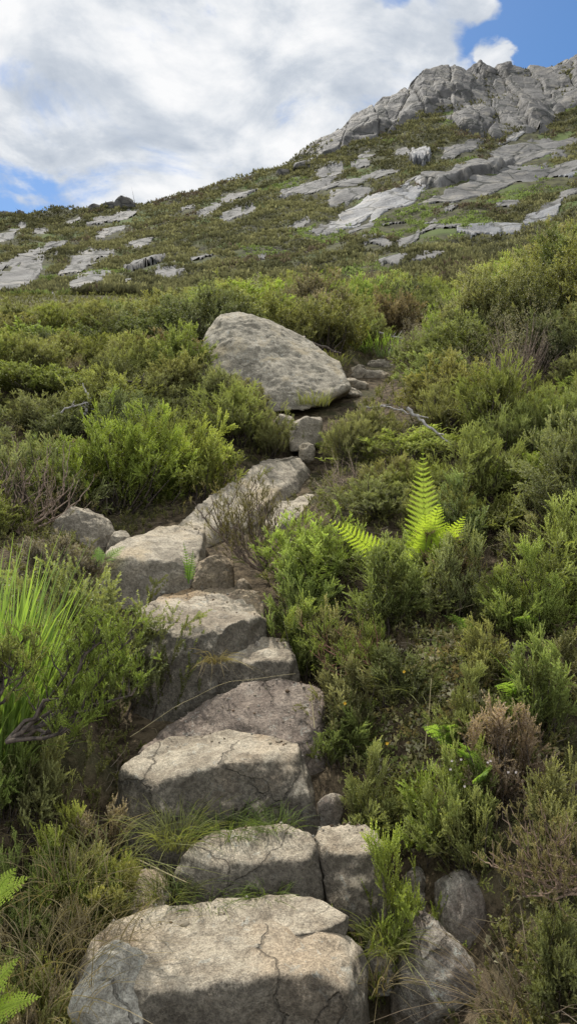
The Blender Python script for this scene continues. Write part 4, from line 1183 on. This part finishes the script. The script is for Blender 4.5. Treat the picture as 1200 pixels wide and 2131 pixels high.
# ------------------------------------------------------------------ open, twisting heather plants
def branching(seed, base, tips, r0=.008, sub=7, subl=.10, wob=.03):
    """main limbs from the base to each tip with side twigs; returns tube paths and twig ends"""
    r = rs(seed); paths = []; rads = []; ends = []; dirs = []
    base = np.array(base)
    for T in tips:
        T = np.array(T); K = 8; u = np.linspace(0, 1, K)[:, None]
        mid = base * .45 + T * .55 + np.array([0, 0, -.25]) * np.linalg.norm(T - base) * .6
        p = base * (1 - u) ** 2 + mid * 2 * u * (1 - u) + T * u ** 2
        p[1:-1] += r.normal(0, wob * np.linalg.norm(T - base), (K - 2, 3))
        paths.append(p); rads.append(r0 * np.linspace(1, .35, K)); ends.append(p[-1]); dirs.append(p[-1] - p[-2])
        for k in range(sub):
            s = r.uniform(.35, 1.); i = min(K - 2, int(s * (K - 1))); o = p[i] + (p[i + 1] - p[i]) * r.uniform()
            dd = unit(unit(p[i + 1] - p[i]) * .5 + r.normal(0, .5, 3) + np.array([0, 0, .55]))
            l = subl * r.uniform(.6, 1.4)
            u2 = np.linspace(0, 1, K)[:, None]
            q = o + dd * l * u2 + np.array([0, 0, 1.]) * l * .35 * u2 ** 2
            q[1:] += r.normal(0, l * .035, (K - 1, 3))
            paths.append(q); rads.append(r0 * .42 * np.linspace(1, .4, K)); ends.append(q[-1]); dirs.append(q[-1] - q[-3])
    return np.array(paths), np.array(rads), np.array(ends), unit(np.array(dirs))

def open_heather(label, base, tips, color, seed, r0=.008, sub=7, subl=.10, per=5, s0=.55, bark=(1, 1, 1), templates=None, spread=.03, name='heather_plant', cat='heather plant'):
    P, Rd, E, Dd = branching(seed, (0, 0, 0), [np.array(t) - np.array(base) for t in tips], r0, sub, subl)
    sv, sq = tubes(P, Rd, 5)
    root = bpy.data.objects.new(name, None); COL.objects.link(root); root.location = base
    tag(root, label, cat)
    b = link('branches', mk_mesh('branches', sv, sq, M_BARK, smooth=True), root); b.color = (*bark, 1)
    if per:
        r = rs(seed + 1)
        E2 = np.repeat(E, per, 0) + r.normal(0, spread, (len(E) * per, 3)); D2 = np.repeat(Dd, per, 0) * .5 + r.normal(0, .35, (len(E) * per, 3)) + np.array([0, 0, .6])
        V, C = place(templates or T_NEAR, E2 - unit(D2) * .04, D2, s0 * r.uniform(.7, 1.2, len(E2)), r, r.uniform(.5, 1, len(E2)), r.uniform(0, .8, len(E2)))
        f = link('foliage', mk_mesh('foliage', V, tri_idx(len(V)), M_LEAF, C), root); f.color = (*color, 1)
    return root
open_heather('open heather plant with black twisting branches and green tips left of the stair', tuple(pt(10, 1055, 2.15)),
    [tuple(pt(a, b, c)) for a, b, c in ((105, 935, 2.2), (140, 915, 2.15), (175, 945, 2.2), (205, 960, 2.2), (190, 905, 2.25), (130, 1010, 2.1), (200, 880, 2.35))], (.28, .36, .07), 701, .0085, 9, .065, 5, .62, spread=.02)
open_heather('olive heather sprig on dark stems in front of the big grass tuft', tuple(pt(-10, 1010, 1.95)),
    [tuple(pt(a, b, c)) for a, b, c in ((12, 915, 1.95), (35, 905, 1.95), (25, 930, 1.9), (45, 945, 2.0))], (.30, .33, .09), 702, .006, 6, .05, 4, .55, spread=.015)
open_heather('brown grey twiggy heather bush before the diagonal slab', tuple(pt(372, 812, 4.0)),
    [tuple(pt(a, b, c)) for a, b, c in ((290, 735, 4.1), (305, 725, 4.2), (325, 715, 4.1), (348, 705, 4.2), (365, 700, 4.1), (382, 712, 4.2), (330, 745, 3.95), (310, 760, 3.95), (355, 735, 4.0), (392, 735, 4.1), (300, 750, 4.2))],
    (.25, .22, .085), 703, .008, 9, .12, 3, .6, bark=(1.7, 1.6, 1.5), spread=.04)
open_heather('bare whitish twigs of an old heather at the left edge over the pale boulder', tuple(pt(30, 760, 4.6)),
    [tuple(pt(a, b, c)) for a, b, c in ((-5, 690, 4.7), (10, 670, 4.8), (35, 665, 4.8), (62, 690, 4.7), (92, 688, 4.8), (112, 712, 4.7), (-20, 715, 4.5), (75, 720, 4.5))],
    (.2, .18, .08), 704, .012, 9, .20, 1, .7, bark=(3.2, 3.0, 2.9))
open_heather('sparse heather with fuzzy whitish stems and reddish tips at the lower right edge', tuple(pt(850, 1260, 1.75)),
    [tuple(pt(a, b, c)) for a, b, c in ((695, 1212, 1.75), (700, 1232, 1.7), (725, 1195, 1.75), (745, 1182, 1.8), (775, 1178, 1.8), (735, 1240, 1.7), (765, 1220, 1.7), (795, 1200, 1.7), (780, 1260, 1.65), (740, 1270, 1.7))],
    (.32, .28, .12), 705, .0045, 12, .055, 2, .32, bark=(2.8, 2.5, 2.2), spread=.012)
open_heather('straggling heather with red brown stems beside the path, near the sloping slab', tuple(pt(540, 960, 3.1)),
    [tuple(pt(a, b, c)) for a, b, c in ((425, 885, 3.1), (450, 900, 3.1), (440, 925, 3.0), (475, 895, 3.1), (505, 905, 3.05), (535, 900, 3.1), (460, 950, 3.0))],
    (.28, .34, .07), 706, .005, 7, .07, 2, .6, bark=(2.4, 1.6, 1.3))
open_heather('bare dead twigs between the yellowish bush and the diagonal slab', tuple(pt(510, 720, 4.9)),
    [tuple(pt(a, b, c)) for a, b, c in ((455, 690, 5.0), (465, 672, 5.0), (480, 665, 5.1), (500, 668, 5.0), (475, 700, 4.8), (530, 680, 5.0))],
    (.12, .11, .05), 707, .006, 10, .12, 0, bark=(4, 3.9, 3.7), name='dead_heather', cat='dead heather')

# ------------------------------------------------------------------ dead branches, straws, small flowers
def branch(label, pts, r0, seed, mat=None, twigs=3, name='dead_branch', cat='dead branch'):
    P = np.array([tuple(pt(*q)) for q in pts]); r = rs(seed)
    u = np.linspace(0, 1, 14); k = np.linspace(0, 1, len(P))
    path = np.stack([np.interp(u, k, P[:, i]) for i in range(3)], -1)
    L = np.linalg.norm(P[-1] - P[0])
    path[1:-1] += r.normal(0, L * (.012 if r0 > .004 else .0012), (12, 3))
    ps = [path]; rd = [r0 * np.linspace(1, .4, 14)]
    for t in range(twigs):
        i = r.randint(3, 12); dd = unit(r.normal(0, 1, 3) + np.array([0, 0, .5])); q = path[i] + dd * np.linspace(0, L * r.uniform(.12, .3), 14)[:, None]
        q[1:] += r.normal(0, L * .008, (13, 3)); ps.append(q); rd.append(r0 * .5 * np.linspace(1, .3, 14))
    v, q = tubes(np.array(ps), np.array(rd), 6)
    org = v.mean(0)
    o = link(name, mk_mesh(name, v - org, q, mat or M_DEAD, smooth=True)); o.location = org
    tag(o, label, cat); return o
branch('thick pale dead branch poking out of the heather right of the path', [(578, 580, 4.9), (598, 596, 4.9), (616, 612, 4.85), (642, 632, 4.9)], .014, 1, twigs=2)
branch('thin pale dead branch above the thick one right of the path', [(520, 578, 6.2), (545, 578, 6.2), (570, 582, 6.1), (588, 590, 6.0)], .010, 2)
branch('long curved pale branch at the right edge below the withered bush', [(700, 532, 7.6), (735, 528, 7.6), (770, 538, 7.5), (800, 540, 7.5), (840, 520, 7.5)], .022, 3)
branch('forked dead branch on the left slope', [(120, 590, 6.6), (128, 570, 6.6), (118, 545, 6.7)], .016, 4, twigs=4)
branch('low dead branch left of the forked one', [(65, 600, 6.5), (95, 580, 6.5), (125, 572, 6.5)], .012, 5, twigs=4)
branch('reddish dead stems lying on the bare soil patch', [(150, 548, 7.2), (175, 540, 7.3), (200, 545, 7.2), (205, 530, 7.3)], .012, 6, M_BARK, 6)
branch('dark dead stick lying behind the big boulder crest', [(430, 484, 9.6), (450, 490, 9.5), (468, 496, 9.5), (485, 502, 9.4)], .022, 7, M_BARK, 5)
branch('grey fallen branches beside the upper path, under the heather', [(530, 470, 12.5), (552, 478, 12.4), (575, 480, 12.4)], .025, 8, twigs=6)
branch('thin dry stalk lying across the dark block toward the slab', [(185, 1048, 2.9), (250, 1005, 3.0), (320, 970, 3.05), (420, 958, 3.1)], .0013, 9, mat_simple('straw', (.40, .33, .17), (.50, .43, .24), 30), 0, 'dry_stalk', 'dry stalk')
STRAW = bpy.data.materials['straw']
branch('long straw lying over the left end of the lowest step', [(195, 1222, 2.2), (270, 1258, 2.22), (350, 1272, 2.2), (440, 1300, 2.15)], .0020, 10, STRAW, 0, 'dry_stalk', 'dry stalk')
branch('upright dry stalk beside the mossy patch', [(604, 1065, 2.7), (609, 1020, 2.72), (613, 965, 2.75)], .0026, 11, STRAW, 0, 'dry_stalk', 'dry stalk')
branch('leaning dry stalk left of the upright one by the mossy patch', [(585, 1000, 2.9), (560, 970, 2.95), (545, 950, 3.0)], .0022, 12, STRAW, 0, 'dry_stalk', 'dry stalk')
branch('short dry stalk standing by the right end of the slab', [(447, 1035, 2.75), (444, 1005, 2.78), (441, 980, 2.8)], .0024, 13, STRAW, 0, 'dry_stalk', 'dry stalk')

def flower(label, px, py, Y, s, col, seed, group):
    r = rs(seed); V = []; 
    for k in range(6):
        a = k * 1.047 + r.uniform(-.2, .2); d = np.array([math.cos(a), -.5, math.sin(a)]); e = np.array([-math.sin(a), 0, math.cos(a)])
        V += [np.zeros(3), d * s + e * s * .4, d * s - e * s * .4]
    o = link('flower', mk_mesh('flower', np.array(V), tri_idx(len(V)), M_PETAL)); o.location = pt(px, py, Y); o.color = (*col, 1)
    tag(o, label, 'flower', group)
YE = (1.0, .62, .04)
flower('small yellow flower on the heather above the mossy patch', 574, 955, 2.85, .006, YE, 1, 'yellow flowers')
flower('yellow flower beside the third step heather', 550, 1057, 2.6, .006, YE, 2, 'yellow flowers')
flower('small yellow flower at the path edge heather', 490, 1000, 2.72, .006, YE, 3, 'yellow flowers')
flower('tiny yellow flower under the pale ferns', 700, 1075, 2.45, .006, YE, 4, 'yellow flowers')
for i, (px, py, Y) in enumerate([(642, 1082, 2.25), (655, 1080, 2.25), (693, 1084, 2.2), (697, 1082, 2.2), (722, 1098, 2.15), (733, 1098, 2.15), (660, 1118, 2.2), (640, 1094, 2.25)]):
    flower('pale bell flower on the rosy brown heather of the right bank', px, py, Y, .0038, (1, .92, .88), 20 + i, 'pale bell flowers on the rosy heather')
for i, (px, py, Y) in enumerate([(702, 862, 3.6), (710, 858, 3.6), (752, 835, 3.8), (690, 975, 2.9)]):
    flower('pale bell flower among the heather below the right edge bushes', px, py, Y, .005, (1, .92, .9), 40 + i, 'pale bell flowers at the right')

# ---- moss and grit
def build_moss():
    r = rs(5); N = 1500
    x = .62 + r.normal(0, .17, N); y = 2.72 + r.normal(0, .26, N)
    k = ~on_stone(x, y); x, y = x[k], y[k]; N = len(x)
    z = ground(x, y); L = 9
    rad = r.uniform(.010, .026, N)
    dv = unit(np.abs(r.normal(size=(N, L, 3))) * np.array([1, 1, 1]) * np.stack([r.choice([-1, 1], (N, L)), r.choice([-1, 1], (N, L)), np.ones((N, L))], -1))
    c = np.stack([x, y, z], -1)[:, None] + dv * rad[:, None, None]
    d = unit(dv + r.normal(0, .5, (N, L, 3))); sd = unit(np.cross(d, r.normal(size=(N, L, 3))))
    ls = rad[:, None, None] * .8
    V = np.stack([c - sd * ls * .5, c + sd * ls * .5, c + d * ls], 2).reshape(-1, 3)
    pal = np.array([(.36, .33, .15), (.42, .39, .25), (.34, .27, .10), (.20, .23, .07)]); C = np.repeat(np.repeat(pal[r.randint(0, 4, N)][:, None], L, 1)[:, :, None], 3, 2).reshape(-1, 3)
    o = link('moss', mk_mesh('moss', V, tri_idx(len(V)), M_CARPET, C * 1.15)); tag(o, 'pale yellow moss and lichen on the right bank', 'moss', kind='stuff')
build_moss()
def build_litter():
    r = rs(15); N = 5200
    y = 1.3 + 5.5 * r.uniform(0, 1, N) ** 1.3; x = r.uniform(-.5, .5, N) * y
    xc = np.interp(y, PY, PX); w = np.interp(y, PY, PW)
    lf = x < xc
    k = (np.abs(x - xc) > w * .55) | (r.uniform(size=N) < .25); x, y = x[k], y[k]
    k = ~on_stone(x, y); x, y = x[k], y[k]; N = len(x)
    z = ground(x, y) + r.uniform(.0, .10, N); a = r.uniform(0, 6.283, N); l = r.uniform(.03, .13, N)
    d = np.stack([np.cos(a), np.sin(a), r.normal(0, .35, N)], -1) * l[:, None]
    p0 = np.stack([x, y, z], -1); u = np.linspace(0, 1, 4)[None, :, None]
    path = p0[:, None] + d[:, None] * u + r.normal(0, .004, (N, 4, 3))
    v, q = tubes(path, np.tile(np.linspace(.0013, .0007, 4), (N, 1)), 3)
    pal = np.array([(.34, .28, .17), (.20, .15, .10), (.26, .22, .17), (.10, .075, .05)])
    C = np.repeat(pal[r.randint(0, 4, N)], 12, 0)
    o = link('dry_litter', mk_mesh('dry_litter', v, q, M_CARPET, C)); tag(o, 'dry stems and dead twigs littering the ground', 'litter', kind='stuff')
build_litter()

def build_grit():
    r = rs(31); V = []; T = []; C = []; n = 0
    pal = np.array([(.34, .29, .21), (.22, .18, .13), (.16, .11, .07), (.40, .37, .31)])
    for nm, bb, pb, Ym, co_ in STONES:
        if nm not in ('stone_step', 'sloping_slab', 'rock_shelf', 'rock_slab'): continue
        zt = np.percentile(co_[:, 2], 80); top = co_[co_[:, 2] > zt - .02]
        yb = np.percentile(top[:, 1], 55); back = top[top[:, 1] > yb]
        if nm in ('rock_shelf', 'sloping_slab'): back = top
        for p in back[r.choice(len(back), min(len(back), 90 if nm in ('rock_shelf', 'sloping_slab') else 34), replace=False)]:
            sz = r.uniform(.002, .0075) * (1 if r.uniform() < .9 else 2.2)
            d = np.array([(1, 0, 0), (-1, 0, 0), (0, 1, 0), (0, -1, 0), (0, 0, .7), (0, 0, -.7)]) * sz * r.uniform(.6, 1.3, (6, 1)) + r.normal(0, sz * .15, (6, 3))
            V.append(d + p + np.array([0, 0, sz * .4])); C.append(np.repeat(pal[r.randint(0, 4)][None], 6, 0))
            T += [(n + a, n + b, n + c) for a, b, c in ((0, 2, 4), (2, 1, 4), (1, 3, 4), (3, 0, 4), (2, 0, 5), (1, 2, 5), (3, 1, 5), (0, 3, 5))]; n += 6
    o = link('grit', mk_mesh('grit', np.concatenate(V), np.array(T), M_CARPET, np.concatenate(C))); tag(o, 'grit and crumbs of soil lying on the stone treads', 'grit', kind='stuff')
build_grit()
# ------------------------------------------------------------------ camera, light, sky
cam = bpy.data.cameras.new('camera'); co = bpy.data.objects.new('camera', cam); COL.objects.link(co)
co.location = (0, 0, EYE); co.rotation_euler = (math.radians(90), 0, 0)
cam.sensor_fit = 'HORIZONTAL'; cam.angle_x = 2 * math.atan(410 / F); cam.clip_start = .05; cam.clip_end = 6000
SC.camera = co

SUN_EL, SUN_AZ = math.radians(56), math.radians(-22)     # azimuth from straight ahead, negative to the left
d = Vector((math.sin(SUN_AZ) * math.cos(SUN_EL), math.cos(SUN_AZ) * math.cos(SUN_EL), math.sin(SUN_EL)))
sl = bpy.data.lights.new('sun', 'SUN'); sl.energy = 5.0; sl.angle = math.radians(1.0); sl.color = (1, .95, .87)
so = bpy.data.objects.new('sun', sl); COL.objects.link(so); so.rotation_euler = (-d).to_track_quat('-Z', 'Y').to_euler(); so.location = (0, 0, 60)

def build_world():
    W = bpy.data.worlds.new('World'); SC.world = W; W.use_nodes = True
    t = W.node_tree; t.nodes.clear()
    N = NT.__new__(NT); N.t = t; N.m = None
    out = N.n('ShaderNodeOutputWorld')
    sky = N.n('ShaderNodeTexSky', sky_type='NISHITA', sun_disc=False, sun_elevation=SUN_EL, sun_rotation=SUN_AZ)
    sky.air_density = 1.0; sky.dust_density = .6; sky.ozone_density = 2.0
    hs = N.n('ShaderNodeHueSaturation', i_Saturation=1.3, i_Value=1.25); N.l(sky.outputs[0], hs.inputs['Color'])
    b1 = N.n('ShaderNodeBackground'); N.l(hs.outputs[0], b1.inputs[0]); b1.inputs[1].default_value = .10
    D = N.n('ShaderNodeTexCoord').outputs['Generated']
    sx = N.n('ShaderNodeSeparateXYZ'); N.l(D, sx.inputs[0])
    zz = N.math('ADD', N.math('MAXIMUM', sx.outputs[2], 0.0), .22)
    u = N.math('DIVIDE', sx.outputs[0], zz); v = N.math('DIVIDE', sx.outputs[1], zz)
    cb = N.n('ShaderNodeCombineXYZ'); N.l(u, cb.inputs[0]); N.l(v, cb.inputs[1])
    P = cb.outputs[0]
    n1 = N.noise(P, 3.4, 10, .60, .5)
    wn = N.n('ShaderNodeTexNoise'); N.l(P, wn.inputs['Vector']); wn.inputs['Scale'].default_value = 6.0; wn.inputs['Detail'].default_value = 7
    w1 = N.n('ShaderNodeVectorMath', operation='SUBTRACT'); N.l(wn.outputs['Color'], w1.inputs[0]); w1.inputs[1].default_value = (.5, .5, .5)
    w2 = N.n('ShaderNodeVectorMath', operation='SCALE'); N.l(w1.outputs[0], w2.inputs[0]); w2.inputs['Scale'].default_value = .16
    w3 = N.n('ShaderNodeVectorMath', operation='ADD'); N.l(D, w3.inputs[0]); N.l(w2.outputs[0], w3.inputs[1])
    w4 = N.n('ShaderNodeVectorMath', operation='NORMALIZE'); N.l(w3.outputs[0], w4.inputs[0])
    def lobe(px, py, a0, a1):
        dv = Vector(((px - CX) / F, 1, (CY - py) / F)).normalized()
        dt = N.n('ShaderNodeVectorMath', operation='DOT_PRODUCT'); N.l(w4.outputs[0], dt.inputs[0]); dt.inputs[1].default_value = dv
        return N.maprange(dt.outputs['Value'], math.cos(math.radians(a1)), math.cos(math.radians(a0)))
    bias = .40
    f = N.math('ADD', N.math('MULTIPLY', N.math('SUBTRACT', n1, .5), 1.9), .5 + bias)
    for (px, py, a0, a1, k) in ((575, 2, .1, 1.6, -.28), (660, 60, .3, 2.4, -.36), (750, 28, .5, 5.2, -.70), (815, 60, .5, 5.0, -.6), (900, -20, 3, 10, -.6), (700, 78, .1, 1.9, .85), (716, 98, .1, 1.9, .6), (672, 5, .2, 1.8, .3), (15, 318, .5, 4.6, -.50), (110, 310, .5, 4, -.22), (-150, 350, 2, 9, -.45), (-12, 50, .3, 3.5, -.26)):
        f = N.math('ADD', f, N.math('MULTIPLY', lobe(px, py, a0, a1), k))
    fac = N.maprange(f, .40, .82)
    n2_ = N.noise(P, 3.6, 9, .58, .35)
    n3_ = N.noise(P, 8, 6, .6, .3)
    sh = N.math('ADD', N.math('MULTIPLY', n2_, .75), N.math('MULTIPLY', n3_, .25))
    cc = N.ramp(sh, [(.36, (.46, .52, .61)), (.45, (.62, .67, .74)), (.51, (.80, .83, .87)), (.58, (.97, .975, .985))])
    b2 = N.n('ShaderNodeBackground'); N.l(cc, b2.inputs[0]); N.l(N.maprange(sx.outputs[1], .15, -.6, 1.0, 1.55), b2.inputs[1])  # unseen clouds behind the camera brightened to fill shaded faces
    ms = N.n('ShaderNodeMixShader'); N.l(fac, ms.inputs[0]); N.l(b1.outputs[0], ms.inputs[1]); N.l(b2.outputs[0], ms.inputs[2])
    N.l(ms.outputs[0], out.inputs[0])
build_world()
SC.view_settings.view_transform = 'Standard'; SC.view_settings.look = 'None'; SC.view_settings.exposure = 0; SC.view_settings.gamma = 1
SC.cycles.max_bounces = 6; SC.cycles.diffuse_bounces = 3; SC.cycles.glossy_bounces = 2; SC.cycles.transmission_bounces = 3
SC.cycles.use_denoising = True; SC.cycles.adaptive_threshold = .02
